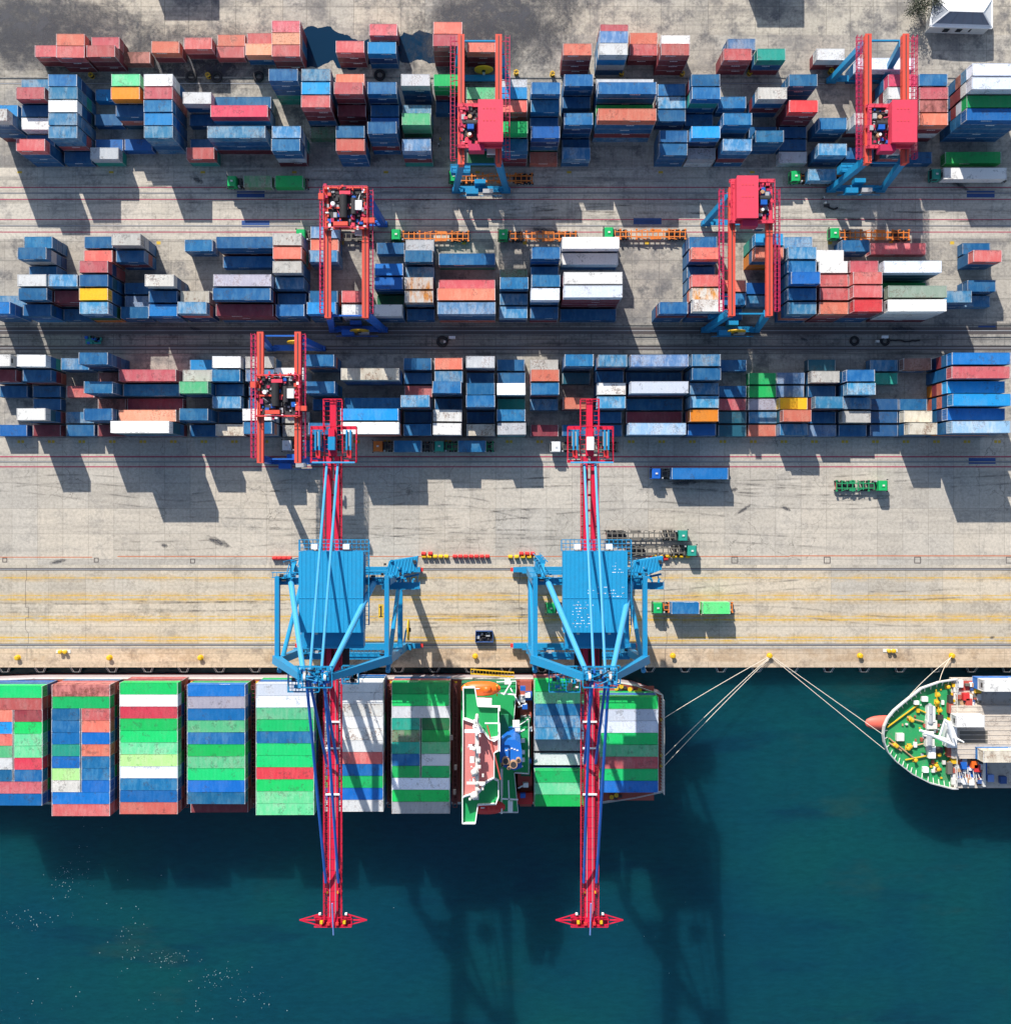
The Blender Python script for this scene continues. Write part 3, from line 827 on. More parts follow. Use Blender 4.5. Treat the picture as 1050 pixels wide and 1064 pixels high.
# the loose rows at the back of the yard: roof corner pixel, tiers, colour, length
K = 0.228571
LOOSE = [(0, 158, 205, 2, 'R', 20), (0, 255, 153, 3, 'S', 20), (0, 255, 208, 3, 'R', 20), (0, 393, 205, 3, 'R', 20), (0, 415, 168, 2, 'R', 20), (0, 556, 235, 1, 'K', 20),
         (0, 687, 187, 2, 'S', 20), (0, 835, 170, 2, 'R', 20), (220, 25, 157, 1, 'S', 20), (220, 22, 210, 1, 'R', 20), (220, 160, 150, 1, 'R', 20), (220, 152, 197, 2, 'o', 20),
         (220, 272, 93, 3, 'R', 20), (220, 272, 148, 3, 'o', 20), (220, 272, 203, 3, 'R', 20), (220, 563, 185, 3, 'R', 20), (220, 715, 108, 2, 'R', 20), (220, 708, 190, 3, 'U', 20),
         (430, 88, 99, 4, 'S', 20), (430, 85, 155, 4, 'R', 20), (430, 240, 183, 3, 'S', 20), (430, 677, 197, 4, 'S', 20), (430, 845, 110, 3, 'R', 20), (430, 842, 140, 4, 'l', 20),
         (430, 840, 195, 4, 'W', 20), (640, 62, 148, 1, 'S', 20), (640, 60, 199, 2, 'R', 20), (640, 205, 160, 3, 'W', 20), (640, 203, 197, 4, 'R', 20), (640, 487, 220, 3, 'R', 20),
         (640, 505, 175, 2, 'l', 20), (640, 640, 220, 3, 'T', 20), (640, 910, 220, 2, 'W', 20), (810, 352, 262, 3, 'Z', 40)]
for i, (ox, tx, ty, t_, code, L) in enumerate(LOOSE):
    z = TIER * t_
    x, y = P(ox + tx * K, ty * K, z)
    column(x + LEN[L] / 2, y - CWD / 2, L, t_, code, 'loose', i, 0, lower='M' if code in 'RSK' else None)

# aboard the ship: hatch level 3.5 m, three tiers
DECKZ = 3.5
SZ = DECKZ + TIER * 3
SROW = 2.506


def sx_(px): return P(px, NY, SZ)[0]


ships = [   # left px, y px of first row, list of (row, code) long; ('l' or 'r', row, code) short
    (-16.6, 713.0, [(0, 'H', 40), (1, 'R', 40), (2, 'S', 'l'), (3, 'U', 'l'), (4, 'S', 'l'), (5, 'N', 'l'), (6, 'W', 'l'), (7, 'B', 'l'), (2, 'M', 'r'), (3, 'H', 'r'), (4, 'N', 'r'),
                    (5, 'N', 'r'), (6, 'r', 'r'), (7, 'B', 'r'), (8, 'R', 40), (9, 'V', 40)]),
    (53.7, 711.5, [(0, 'K', 40), (1, 'H', 40), (2, 'B', 'l'), (3, 'B', 'l'), (4, 'V', 'l'), (5, 'T', 'l'), (6, 'V', 'l'), (7, 'i', 'l'), (8, 'e', 'l'), (2, 'R', 'r'), (3, 'S', 'r'), (4, 'V', 'r'),
                   (5, 'S', 'r'), (6, 'B', 'r'), (7, 'B', 'r'), (8, 'V', 'r'), (9, 'V', 40), (10, 'R', 40)]),
    (124.1, 709.5, [(0, 'H', 40), (1, 'W', 40), (2, 'r', 40), (3, 'H', 40), (4, 'H', 40), (5, 'N', 40), (6, 'i', 40), (7, 'Z', 40), (8, 'B', 40), (9, 'V', 40), (10, 'S', 40)]),
    (194.2, 711.5, [(0, 'V', 40), (1, 'p', 40), (2, 'V', 40), (3, 'N', 40), (4, 'B', 40), (5, 'H', 40), (6, 'N', 40), (7, 'H', 40), (8, 'V', 40), (9, 'B', 40), (10, 'M', 'low')]),
    (265.7, 710.5, [(0, 'Z', 40), (1, 'Z', 40), (2, 'N', 40), (3, 'H', 40), (4, 'B', 40), (5, 'H', 40), (6, 'H', 40), (7, 'r', 40), (8, 'H', 40), (9, 'N', 40), (10, 'N', 40)]),
    (337.6, 707.0, [(0, 'W', 40), (1, 'W', 40), (2, 'Q', 40), (3, 'W', 40), (4, 'Q', 40), (5, 'W', 40), (6, 'R', 40), (7, 'V', 40), (8, 'H', 40), (9, 'V', 40), (10, 'W', 40)]),
    (406.7, 709.0, [(0, 'G', 40), (1, 'H', 40), (2, 'E', 40), (3, 'T', 'l'), (4, 'n', 'l'), (5, 'T', 'l'), (6, 'B', 'l'), (7, 'G', 'l'), (3, 'g', 'r'), (4, 'G', 'r'), (5, 'N', 'r'), (6, 'Z', 'r'),
                    (7, 'G', 'r'), (8, 'Z', 40), (9, 'H', 40), (10, 'E', 40)]),
    (554.9, 706.5, [(0, 'H', 40), (1, 'N', 40), (2, 'B', 40), (3, 'L', 40), (4, 'L', 40), (5.2, 'E', 'low'), (6.4, 'w', 'low'), (7.6, 'H', 40), (8.6, 'N', 40), (9.6, 'H', 40)]),
    (623.4, 712.0, [(1, 'H', 40), (2, 'Z', 40), (3, 'Z', 40), (4, 'H', 40), (5, 'N', 40), (6, 'R', 40), (7, 'H', 40), (8, 'V', 40)]),
]
for bay, (px, py, es) in enumerate(ships, 1):
    x0 = sx_(px); y0 = P(NX, py, SZ)[1] - CWD / 2
    for row, code, kd in es:
        L = 40 if kd in (40, 'low') else 20
        t_ = 2 if kd == 'low' else 3
        x = x0 + LEN[40] / 2 if L == 40 else (x0 + LEN[20] / 2 - 0.05 if kd == 'l' else x0 + LEN[40] - LEN[20] / 2 + 0.05)
        if kd == 'l': x -= 0.02
        column(x, y0 - SROW * row, L, t_, code, 'ship', bay, row + 1, z0=DECKZ, lower='HVBRM'[(int(row) + bay) % 5:] + 'G')


# which ones become objects of their own: every long one, and the short ones that show largest (300)
def weight(c):
    x, y, z, L, code, blk, bay, row, t_ = c
    wgt = (H / (H - z)) ** 2
    if blk in ('rear', 'middle', 'front') and t_ == 1 and code in 'BDtLlVe': wgt -= 0.5
    if blk in ('rear', 'middle', 'front'):
        for d in ALL:
            if d[5] == blk and d[6] == bay and d[7] == row + 1 and d[8] > t_ + 1: wgt -= 0.15 * (d[8] - t_)
            if d[5] == blk and d[6] == bay and d[7] == row - 1 and d[8] > t_: wgt -= 0.06 * (d[8] - t_)
    if x < -109: wgt -= 1
    return wgt


N_SHORT_MAX = 278      # more short ones ride on lorries
short = sorted((c for c in ALL if c[3] == 20), key=weight, reverse=True)
chosen = set(id(c) for c in short[:N_SHORT_MAX]) | set(id(c) for c in ALL if c[3] == 40)
BLK = {'rear': 'rear yard block', 'middle': 'middle yard block', 'front': 'front yard block'}
SIZE = {20: 'short', 40: 'long'}
shipn = {}
for blk in ('ship',):
    for c in ALL:
        if c[5] == blk: shipn.setdefault((c[6]), []).append(c)


def count(pred): return sum(1 for c in ALL if id(c) in chosen and pred(c))


def lab(c):
    x, y, z, L, code, blk, bay, row, t_ = c
    look = CC[code][0]; kind = 'stack' if code == 'X' else 'container'
    if code == 'X': return f'stack of folded blue racks, {ORD[7 - row]} row from the quay, {BLK[blk]}'
    if blk in BLK:
        if count(lambda d: d[5] == blk and d[3] == L and d[4] == code) == 1:
            return f'the only {look} {SIZE[L]} {kind} in the {BLK[blk]}'
        if count(lambda d: d[5] == blk and d[3] == L and d[4] == code and d[6] == bay) == 1:
            return f'{look} {SIZE[L]} {kind} alone of its colour, {ORD[bay]} bay from left, {BLK[blk]}'
        return f'{look} {SIZE[L]} {kind}, {ORD[7 - row] if row else "seventh"} row from the quay, {ORD[bay]} bay from left, {BLK[blk]}'
    if blk == 'ship':
        if count(lambda d: d[5] == blk and d[3] == L and d[4] == code) == 1:
            return f'the only {look} {SIZE[L]} container aboard the large container ship'
        if count(lambda d: d[5] == blk and d[3] == L and d[4] == code and d[6] == bay) == 1:
            return f'{look} {SIZE[L]} container alone of its colour in the ship\'s {ORD[bay]} bay from left'
        half = ''
        if L == 20:
            mid = sum(k[0] for k in shipn[bay] if k[3] == 20) / sum(1 for k in shipn[bay] if k[3] == 20)
            half = 'left half of ' if x < mid else 'right half of '
        rk = sorted({round(k[1], 1) for k in shipn[bay]}, reverse=True).index(round(y, 1)) + 1
        return f"{look} {SIZE[L]} container, {ORD[rk]} from the quay, {half}ship's {ORD[bay]} bay from left"
    same = sorted((d for d in ALL if d[5] == 'loose' and d[4] == code), key=lambda d: d[0] + d[1] * 1e-3)
    if len(same) == 1: return f'the only {look} container in the loose rows at the back'
    k = same.index(c) + 1
    return f'{look} container, {ORD[k]} of that colour from the left, in the rearmost loose rows'


GRP = {'rear': 'containers stacked in the rear yard block', 'middle': 'containers stacked in the middle yard block', 'front': 'containers stacked in the front yard block',
       'ship': 'containers aboard the container ship', 'loose': 'containers in the loose rows at the back'}
used = {}
for c in ALL:
    x, y, z, L, code, blk, bay, row, t_ = c
    if id(c) not in chosen:
        lite(x, y, z, L, code)
        # a plain roof with its rails
        stack.box(x - LEN[L] / 2 + 0.2, x + LEN[L] / 2 - 0.2, y - 1.15, y + 1.15, z + CHT - 0.02, z + CHT - 0.005, CMAT[code])
        for s_ in (-1, 1): stack.box(x + s_ * (LEN[L] / 2), x + s_ * (LEN[L] / 2 - 0.16), y - 1.1, y + 1.1, z + CHT - 0.02, z + CHT + 0.004, EDGE[code])
        continue
    o = bpy.data.objects.new(SIZE[L] + '_container', template(L, code)); C.objects.link(o)
    o.location = (x, y, z)
    o.rotation_euler = (0, 0, (PI if (int(x * 7 + y * 3)) % 2 else 0) + rnd.uniform(-.009, .009) * (1 if L == 20 else .45))
    lb = lab(c)
    assert lb not in used, (lb, c, used[lb])
    used[lb] = c
    tag(o, lb, 'container', GRP[blk])
so = stack.build('stacked_containers')
tag(so, 'lower tiers of mixed colour containers under and between the top ones', 'containers', kind='stuff')


def load(px, py, L, code, label, z=1.5, sx=1.0):
    """a container riding on a lorry; px, py = left and centre of its roof"""
    x, y = P(px, py, z + CHT)
    o = bpy.data.objects.new(SIZE[L] + '_container', template(L, code)); C.objects.link(o)
    o.location = (x + LEN[L] * sx / 2, y, z); o.scale = (sx, 1, 1)
    tag(o, label, 'container', 'containers riding on trucks')
# ------------------------------------------------------------------ rail mounted yard cranes
def yard_crane(cx, yn, ys, g0, g1, legm, style, troll, label, sides, reel=None, mir=1):
    """cx world x; yn, ys world y of the two rails; g0, g1 girder ends; troll = y of trolley centre; sides: x offsets of walkways"""
    r = empty('gantry_crane', (cx, 0, 0), 0, label, 'gantry crane', 'yard gantry cranes')
    A, ZG, HG = 3.78, 17.6, 1.7
    for s_ in (-1, 1):
        b = MB()
        b.box(s_ * A - 0.48, s_ * A + 0.48, g1, g0, ZG, ZG + HG, M['rmg_orange'])
        b.box(s_ * A - 0.66, s_ * A + 0.66, g1 - 0.004, g0 + 0.004, ZG + HG, ZG + HG + 0.06, M['rmg_orange'])
        b.box(s_ * A - 0.08, s_ * A + 0.08, g1 + 0.3, g0 - 0.3, ZG + HG + 0.06, ZG + HG + 0.18, M['rail'])
        for k in range(9):
            yy = g1 + (g0 - g1) * (k + 0.5) / 9
            b.box(s_ * A - 0.52, s_ * A + 0.52, yy - 0.05, yy + 0.05, ZG, ZG + HG, M['rmg_orange'])
        b.build('girder', r)
    for x0 in sides:
        b = MB()
        b.grating(x0 - 0.40, x0 + 0.40, g1 + 1.0, g0 - 0.4, ZG + 0.98, M['rmg_pink'], 0.8, 0.12)
        for q in (-0.42, 0.42): b.rail([(x0 + q, g1 + 1.0, ZG + 0.98), (x0 + q, g0 - 0.4, ZG + 0.98)], 1.05, M['rmg_pink'], 1.3, 0.085)
        for k in range(10):
            yy = g1 + 1.5 + (g0 - g1 - 2.5) * k / 9
            b.beam((x0, yy, ZG + 0.85), ((A if x0 > 0 else -A), yy, ZG + 0.5), 0.12, 0.12, M['rmg_pink'])
        b.build('walkway', r)
    for yy, zz in ((g0 - 0.5, ZG - 0.4), (g1 + 0.9, ZG - 0.9)):
        b = MB(); b.beam((-A, yy, zz), (A, yy, zz), 0.3, 0.5, legm); b.build('end_tie', r)
    for yr, yt in ((yn, g0 - 1.2), (ys, g1 + 0.9)):
        for s_ in (-1, 1):
            b = MB()
            b.beam((s_ * 5.6, yr, 1.6), (s_ * A, yt, ZG), 1.0, 1.1, legm, 1.35, 1.3)
            b.build('leg', r)
        b = MB()
        b.box(-6.3, 6.3, yr - 0.45, yr + 0.45, 1.3, 2.2, legm)
        b.box(-4.6, 4.6, yr - 0.65, yr + 0.65, 2.2, 2.3, legm)
        for s_ in (-1, 1):
            b.beam((s_ * 3.4, yr, 2.0), (s_ * 5.2, yr + (1 if yr == yn else -1) * 0.01, 4.2), 0.3, 0.3, legm)
            b.box(s_ * 6.4, s_ * 4.4, yr - 0.55, yr + 0.55, 0.75, 1.3, legm)
        b.build('sill_beam', r)
        b = MB()
        for xx in (-6.0, -4.7, 4.7, 6.0): b.tube((xx, yr - 0.3, 0.5), (xx, yr + 0.3, 0.5), 0.48, M['black'], 14)
        b.build('wheel_bogie', r)
    # machinery boxes on the sills
    b = MB()
    b.box(-3.2, -0.6, ys - 1.6, ys - 0.5, 2.3, 4.3, legm); b.box(0.4, 2.6, ys - 1.3, ys - 0.4, 2.3, 3.8, M['steel'])
    b.box(-1.4, 1.0, ys + 0.6, ys + 1.5, 2.4, 4.4, legm)
    b.rail([(-4.5, ys - 1.7, 2.3), (4.5, ys - 1.7, 2.3)], 1.0, legm, 1.5, 0.07)
    b.build('electrical_cabinet', r)
    if style == 'house':
        b = MB(); b.box(-6.3, -2.2, ys + 1.2, ys + 2.7, 7.6, 9.6, legm)
        b.rail([(-6.3, ys + 2.7, 9.6), (-2.2, ys + 2.7, 9.6), (-2.2, ys + 1.2, 9.6), (-6.3, ys + 1.2, 9.6), (-6.3, ys + 2.7, 9.6)], 0.9, legm, 1.2, 0.07)
        b.beam((-4.6, ys + 0.6, 7.2), (-4.6, ys + 1.9, 7.6), 0.3, 0.3, legm)
        b.build('service_platform', r)
    # ladder on one leg
    b = MB()
    for q in (-0.25, 0.25): b.beam((-5.0 + q, ys + 0.75, 2.2), (-4.3 + q, g1 + 1.7, ZG), 0.08, 0.08, legm)
    for k in range(24):
        f = k / 23
        b.beam((-5.25 + .7 * f, ys + .75 + (g1 + .95 - ys) * f, 2.2 + (ZG - 2.2) * f), (-4.75 + .7 * f, ys + .75 + (g1 + .95 - ys) * f, 2.2 + (ZG - 2.2) * f), 0.05, 0.05, legm)
    b.build('ladder', r)
    if reel:
        b = MB(); yy = reel
        b.torus((0.6, yy, 4.0), 1.9, 0.17, M['yellow'], 28, 8, 'y')
        b.tube((0.6, yy - 0.18, 4.0), (0.6, yy + 0.18, 4.0), 1.75, M['yellow'], 28)
        b.tube((0.6, yy - 0.45, 4.0), (0.6, yy + 0.45, 4.0), 0.4, M['dark'], 12)
        b.box(0.35, 0.85, yy - 0.5, yy + 0.5, 2.2, 3.7, M['offwhite'])
        b.build('cable_reel', r)
    # trolley
    zt = ZG + HG + 0.18
    t0, t1 = troll - 4.1, troll + 4.1
    b = MB(); tm = M['rmg_red'] if style == 'house' else M['rmg_orange']; tw = 0.3 if style == 'house' else 0.17
    for yy in (t0, t1, troll): b.box(-A - 0.7, A + 0.7, yy - tw, yy + tw, zt + 0.1, zt + 0.75, tm)
    for xx in (-A, A): b.box(xx - tw - .05, xx + tw + .05, t0 + .3, t1 - .3, zt + 0.1, zt + 0.7, tm)
    if style != 'house':
        rr = random.Random(int(cx))
        for k in range(40):
            xx, yy = rr.choice([(rr.uniform(-A - .6, A + .6), rr.choice([t0, t1]) + rr.uniform(-.5, .5)), (rr.choice([-A, A]) + rr.uniform(-.5, .6), rr.uniform(t0, t1))])
            b.cbox(xx, yy, zt + .9, rr.uniform(.2, .7), rr.uniform(.2, .8), rr.uniform(.3, .9), rr.choice([tm, M['rmg_red'], M['rmg_pink'], M['dark'], M['white']]))
    b.box(-A + 0.35, A - 0.35, t0 + 0.3, t1 - 0.3, zt + 0.28, zt + 0.36, M['dark'])
    b.rail([(-A - .6, t0, zt + .75), (A + .6, t0, zt + .75), (A + .6, t1, zt + .75), (-A - .6, t1, zt + .75), (-A - .6, t0, zt + .75)], 1.0, M['rmg_red'], 1.3, 0.08)
    b.build('trolley_frame', r)
    b = MB()
    rr = random.Random(int(cx * 10))
    mx0, mx1 = ((-A + .4, -0.4) if mir > 0 else (0.6, A - .2)) if style == 'house' else (-A + .4, A - .4)
    if style == 'house':
        b.tube((mx0 + .6, troll + 0.2, zt + 1.2), (mx1 - .2, troll + 0.2, zt + 1.2), 0.75, M['black'], 16)
        b.box(mx0 + .9, mx0 + 2.2, troll - 1.0, troll + 0.1, zt + .36, zt + 1.9, M['blue'])
        b.tube((mx0 + 1.4, troll + 1.7, zt + .4), (mx0 + 1.4, troll + 1.7, zt + 1.4), 0.4, M['tan'], 12); b.tube((mx0 + 1.3, troll - 1.9, zt + .4), (mx0 + 1.3, troll - 1.9, zt + 1.2), 0.5, M['tan'], 14)
        b.tube((mx0 + 1.4, troll - 1.9, zt + 1.4), (mx0 + 1.4, troll - 1.9, zt + 1.55), 0.3, M['white'], 12)
    else:
        b.tube((-0.4, troll - 2.2, zt + 1.25), (-0.4, troll + 2.4, zt + 1.25), 0.8, M['black'], 18)
        b.tube((1.6, troll - 1.4, zt + 1.1), (1.6, troll + 1.8, zt + 1.1), 0.55, M['dark'], 14)
        b.tube((-2.5, troll + .6, zt + 0.4), (-2.5, troll + .6, zt + 1.7), 0.42, M['white'], 12)
        b.box(1.9, 3.3, troll - 0.6, troll + 1.3, zt + .36, zt + 1.5, M['white'])
        b.box(-2.4, 0.5, t0 + 0.3, t0 + 1.1, zt + .4, zt + 1.7, M['rmg_orange'])
        b.box(-1.2, 1.0, t1 - 1.6, t1 - 0.9, zt + .4, zt + 1.5, M['rmg_red'])
    for k in range(60):
        xx, yy = rr.uniform(mx0 - .4, mx1 + .3), rr.uniform(t0 + .5, t1 - .5)
        sz = rr.uniform(.25, .8)
        b.cbox(xx, yy, zt + .36 + sz * .4, sz, sz * rr.uniform(.6, 1.5), sz * .8, rr.choice([M['dark'], M['dark'], M['rmg_red'], M['rmg_pink'], M['steel'], M['royal']]))
    for k in range(7):
        xx, yy = rr.uniform(mx0, mx1), rr.uniform(t0 + .5, t1 - .5)
        b.tube((xx, yy, zt + .6), (xx + rr.uniform(-1, 1), yy + rr.uniform(-2, 2), zt + 1.1), 0.06 + 0.02 * k, rr.choice([M['rmg_pink'], M['dark'], M['steel']]), 5 + k)
    b.build('hoist_machinery', r)
    b = MB()
    if style == 'house':
        hx0, hx1 = (-0.2, A + 0.75) if mir > 0 else (-A + .3, 0.55)
        b.box(hx0, hx1, t0 + 0.1, t1 + 0.1, zt + .75, zt + 3.2, M['rmg_red'])
        b.box(hx0 - 0.12, hx1 + 0.12, t0 - 0.02, t1 + 0.22, zt + 3.2, zt + 3.32, M['rmg_red'])
        b.box(-2.2, 0.9, t0 - 1.3, t0 + 0.0, zt - 0.2, zt + 2.1, M['rmg_pink'])
        for k in range(8): b.cbox(hx0 + 1.0 + (k % 4) * .7, t1 - 1.6 - (k // 4) * 2.4, zt + 3.36, .16, .16, .09, M['rmg_orange'])
        b.build('machinery_house', r)
    else:
        b.box(-A - 1.6, -A - 0.4, t1 - 2.6, t1 - 1.4, zt + 0.2, zt + 1.6, M['rmg_orange']); b.build('switch_box', r); b = MB()
        b.box(A - 0.2, A + 2.0, t0 + 1.0, t0 + 2.0, zt + 0.1, zt + 1.2, M['rmg_orange'])
        b.build('switch_box', r)
    # operator cabin below and the spreader on its ropes
    b = MB(); b.box(1.4, 3.2, t0 - 0.6, t0 + 1.6, ZG - 2.4, ZG - 0.1, M['white']); b.box(1.42, 3.18, t0 - 0.66, t0 - 0.6, ZG - 2.2, ZG - 0.9, M['glass'])
    b.build('operator_cabin', r)
    b = MB(); zs = 14.6
    b.box(-3.0, 3.0, troll - 0.35, troll + 0.35, zs, zs + 0.5, M['yellow'])
    for s_ in (-1, 1):
        b.box(s_ * 3.0, s_ * 2.65, troll - 1.2, troll + 1.2, zs - 0.1, zs + 0.35, M['yellow'])
    b.box(-1.2, 1.2, troll - 0.8, troll + 0.8, zs + 0.5, zs + 0.9, M['yellow'])
    for xx in (-1, 1):
        for yy in (-.6, .6): b.tube((xx, troll + yy, zs + .9), (xx, troll + yy, zt + .3), 0.035, M['black'], 5)
    b.build('spreader', r)
    return r


Z0 = 19.4
yard_crane(PX(498.4, Z0), PY(85), PY(199.5), PY(35, Z0), PY(170.5, Z0), M['sts_blue'], 'house', PY(127, 22), 'upright yard crane over the middle of the rear block, red trolley house', (-5.5, 5.6), PY(80))
yard_crane(PX(921.5, Z0), PY(85.5), PY(198.5), PY(34.5, Z0), PY(169, Z0), M['sts_blue'], 'house', PY(127.5, 22), 'yard crane of the rear block beside the far right stacks, blue legs', (-5.6, 5.6))
yard_crane(PX(359.8, Z0), PY(234.5), PY(343.5), PY(194.5, Z0), PY(330, Z0), M['royal'], 'open', PY(216, 20), 'yard crane with royal blue legs and open trolley parked at its rear end', (-4.95, 4.9), PY(347))
yard_crane(PX(779.8, Z0), PY(233.5), PY(343.8), PY(194, Z0), PY(328, Z0), M['sts_blue'], 'house', PY(206, 22), 'yard crane over the middle block with its red trolley house at the rear end', (-5.9, 5.4), PY(347.5), -1)
yard_crane(PX(289.6, Z0), PY(363), PY(480), PY(344.5, Z0), PY(481, Z0), M['royal'], 'open', PY(411, 20), 'yard crane over the front block with open red trolley at mid span', (-5.2, 4.9), PY(358.5))


# ------------------------------------------------------------------ ship to shore cranes
def quay_crane(cx, label, marks):
    r = empty('quay_crane', (cx, 0, 0), 0, label, 'quay crane', 'ship to shore cranes')
    B, T = M['sts_blue'], M['sts_light']
    YL, YW = PY(591.5), PY(670)
    for yy, nm in ((YL, 'l'), (YW, 'w')):
        b = MB(); b.box(-11.5, 11.5, yy - .7, yy + .7, 1.9, 3.6, B); b.build('sill_beam', r)
        for s_ in (-1, 1):
            b = MB()
            b.box(s_ * 13.4, s_ * 6.8, yy - 0.55, yy + 0.55, 0.85, 1.9, B)
            b.box(s_ * 14.0, s_ * 13.4, yy - 0.4, yy + 0.4, 0.9, 1.5, M['red'])
            for k in range(6):
                xx = s_ * (7.4 + k * 1.15); b.tube((xx, yy - .22, .42), (xx, yy + .22, .42), .40, M['dark'], 12)
            b.build('wheel_bogie', r)
            yt = YL if yy == YL else -28.0
            b = MB(); b.beam((s_ * 10, yy, 3.4), (s_ * 10, yt, 38.6), 1.3, 1.6, B, 1.15, 1.3); b.build('leg', r)
    for s_ in (-1, 1):
        b = MB(); b.beam((s_ * 10, YL + 1.0, 39.0), (s_ * 10, -28.7, 39.0), 0.8, 1.3, B); b.build('portal_beam', r)
        b = MB(); b.beam((s_ * 10, YL, 12.5), (s_ * 10, YW, 12.5), 1.0, 1.2, B)
        b.tube((s_ * 10, YL, 12.5), (s_ * 10, YW, 37.5), 0.45, B, 10); b.build('brace', r)
    for yy in (YL, YW):
        zb = 37.3 if yy == YL else 17.0
        b = MB(); b.beam((-10, yy, zb), (10, yy, zb), 1.3, 1.7, B); b.build('cross_beam', r)
        b = MB(); b.grating(-11, 11, yy + .75, yy + 1.7, zb + 1.05, B, .7, .09)
        for q in (.75, 1.7): b.rail([(-11, yy + q, zb + 1.05), (11, yy + q, zb + 1.05)], 1.1, B, 1.4, .08)
        rr = random.Random(8)
        for k in range(12): b.cbox(rr.choice([-1, 1]) * rr.uniform(5.5, 10.5), yy + rr.uniform(.2, 1.5), zb + 1.5, rr.uniform(.3, .9), rr.uniform(.3, .7), .8, rr.choice([B, B, M['steel'], M['dark']]))
        b.build('walkway', r)
    b = MB(); b.beam((-10, YL, 11.8), (10, YL, 11.8), 0.9, 1.1, B); b.build('cross_beam', r)
    # apex frame
    AY, AZ = -28.0, 56.5
    for s_ in (-1, 1):
        b = MB(); b.beam((s_ * 10.3, -27.7, 38.8), (s_ * 2.3, AY - .2, AZ - .6), 1.5, 1.4, B, 1.1, 1.1); b.build('apex_leg', r)
        b = MB(); b.tube((s_ * 7.6, YL - .2, 38.6), (s_ * 2.0, AY + .3, AZ), 0.55, T, 12, .45); b.build('apex_brace', r)
        b = MB()
        b.tube((s_ * 0.95, AY, AZ + .4), (s_ * 1.0, 8.0, 38.9), 0.24, T, 8)
        b.build('backstay', r)
        b = MB()
        b.tube((s_ * 1.5, AY - .6, AZ + .2), (s_ * 1.15, -68.4, 39.2), 0.26, M['royal'], 8)
        b.tube((s_ * 1.1, AY - .6, AZ - .4), (s_ * 1.0, -46.6, 39.2), 0.26, M['royal'], 8)
        b.build('forestay', r)
    b = MB()
    b.box(-2.4, 2.4, AY - .9, AY + .9, AZ - 1.2, AZ - .2, B); b.grating(-2.8, 2.8, AY - 1.7, AY + 1.7, AZ - .1, B, .7, .1)
    rr = random.Random(int(cx))
    for k in range(26): b.cbox(rr.uniform(-2.6, 2.6), AY + rr.uniform(-1.5, 1.5), AZ + rr.uniform(0, .9), rr.uniform(.15, .7), rr.uniform(.15, .6), rr.uniform(.3, .9), rr.choice([B, B, B, M['sts_light'], M['dark'], M['steel'], M['royal']]))
    for k in range(8): b.tube((rr.uniform(-2.5, 2.5), AY + rr.uniform(-1.5, 1.5), AZ + .2), (rr.uniform(-2.5, 2.5), AY + rr.uniform(-1.5, 1.5), AZ + 1.2), .09, rr.choice([B, M['dark'], M['sts_light']]), 6)
    for xx in (-1.7, 1.7):
        b.tube((xx - .18, AY, AZ + .7), (xx + .18, AY, AZ + .7), .6, M['offwhite'], 16)
        b.box(xx - .6, xx + .6, AY - .5, AY + .5, AZ - .1, AZ + .9, B); b.box(xx - .3, xx + .3, AY + .5, AY + .9, AZ - .1, AZ + .7, M['steel'])
    b.rail([(-2.8, AY - 1.7, AZ - .1), (2.8, AY - 1.7, AZ - .1), (2.8, AY + 1.7, AZ - .1), (-2.8, AY + 1.7, AZ - .1), (-2.8, AY - 1.7, AZ - .1)], 1.1, B, 1.1, .08)
    b.build('apex_head', r)
    # hinge platforms at the water side
    b = MB()
    for x0, x1, y0, y1, z in ((-7.6, -2.0, -33.2, -28.6, 40.6), (2.2, 5.2, -31.6, -28.4, 41.2)):
        b.grating(x0, x1, y0, y1, z + .1, B, .6, .12)
        b.rail([(x0, y0, z), (x1, y0, z), (x1, y1, z), (x0, y1, z), (x0, y0, z)], 1.1, B, 1.0, .09)
        rr = random.Random(3)
        for k in range(22): b.cbox(rr.uniform(x0 + .4, x1 - .4), rr.uniform(y0 + .4, y1 - .4), z + .5, rr.uniform(.3, .9), rr.uniform(.3, .8), .9, rr.choice([B, M['steel'], M['dark'], M['offwhite']]))
    b.build('hinge_platform', r)
    # boom
    R_, D_ = M['boom_red'], M['boom_dark']
    ZB = 36.2
    for y0, y1, nm in ((9.5, -30.2, 'boom_girder'), (-30.6, -77.0, 'boom')):
        b = MB()
        if nm == 'boom':
            b.box(-.86, .86, y1, y0, ZB, ZB + 2.1, R_); b.box(-.94, .94, y1 - .01, y0, ZB + 2.1, ZB + 2.16, R_)
            for k in range(24): yy = y0 - (y0 - y1) * (k + .5) / 24; b.box(-.95, .95, yy - .05, yy + .05, ZB + 2.16, ZB + 2.2, D_)
            for s_ in (-1, 1): b.box(s_ * .55, s_ * .47, y1 + 2, y0 - 1, ZB + 2.16, ZB + 2.3, M['steel'])
        else:
            for s_ in (-1, 1):
                b.box(s_ * 1.15, s_ * 0.3, y1, y0, ZB, ZB + 2.1, R_)
            for k in range(14): b.box(-.35, .35, y0 - (y0 - y1) * (k + .5) / 14 - .2, y0 - (y0 - y1) * (k + .5) / 14 + .2, ZB + 1.2, ZB + 1.7, D_)
        for k in range(20):
            yy = y0 - (y0 - y1) * (k + .5) / 20
            for s_ in (-1, 1): b.box(s_ * 1.1, s_ * 1.4, yy - .12, yy + .12, ZB + .6, ZB + 1.5, D_)
        b.build(nm, r)
        b = MB()
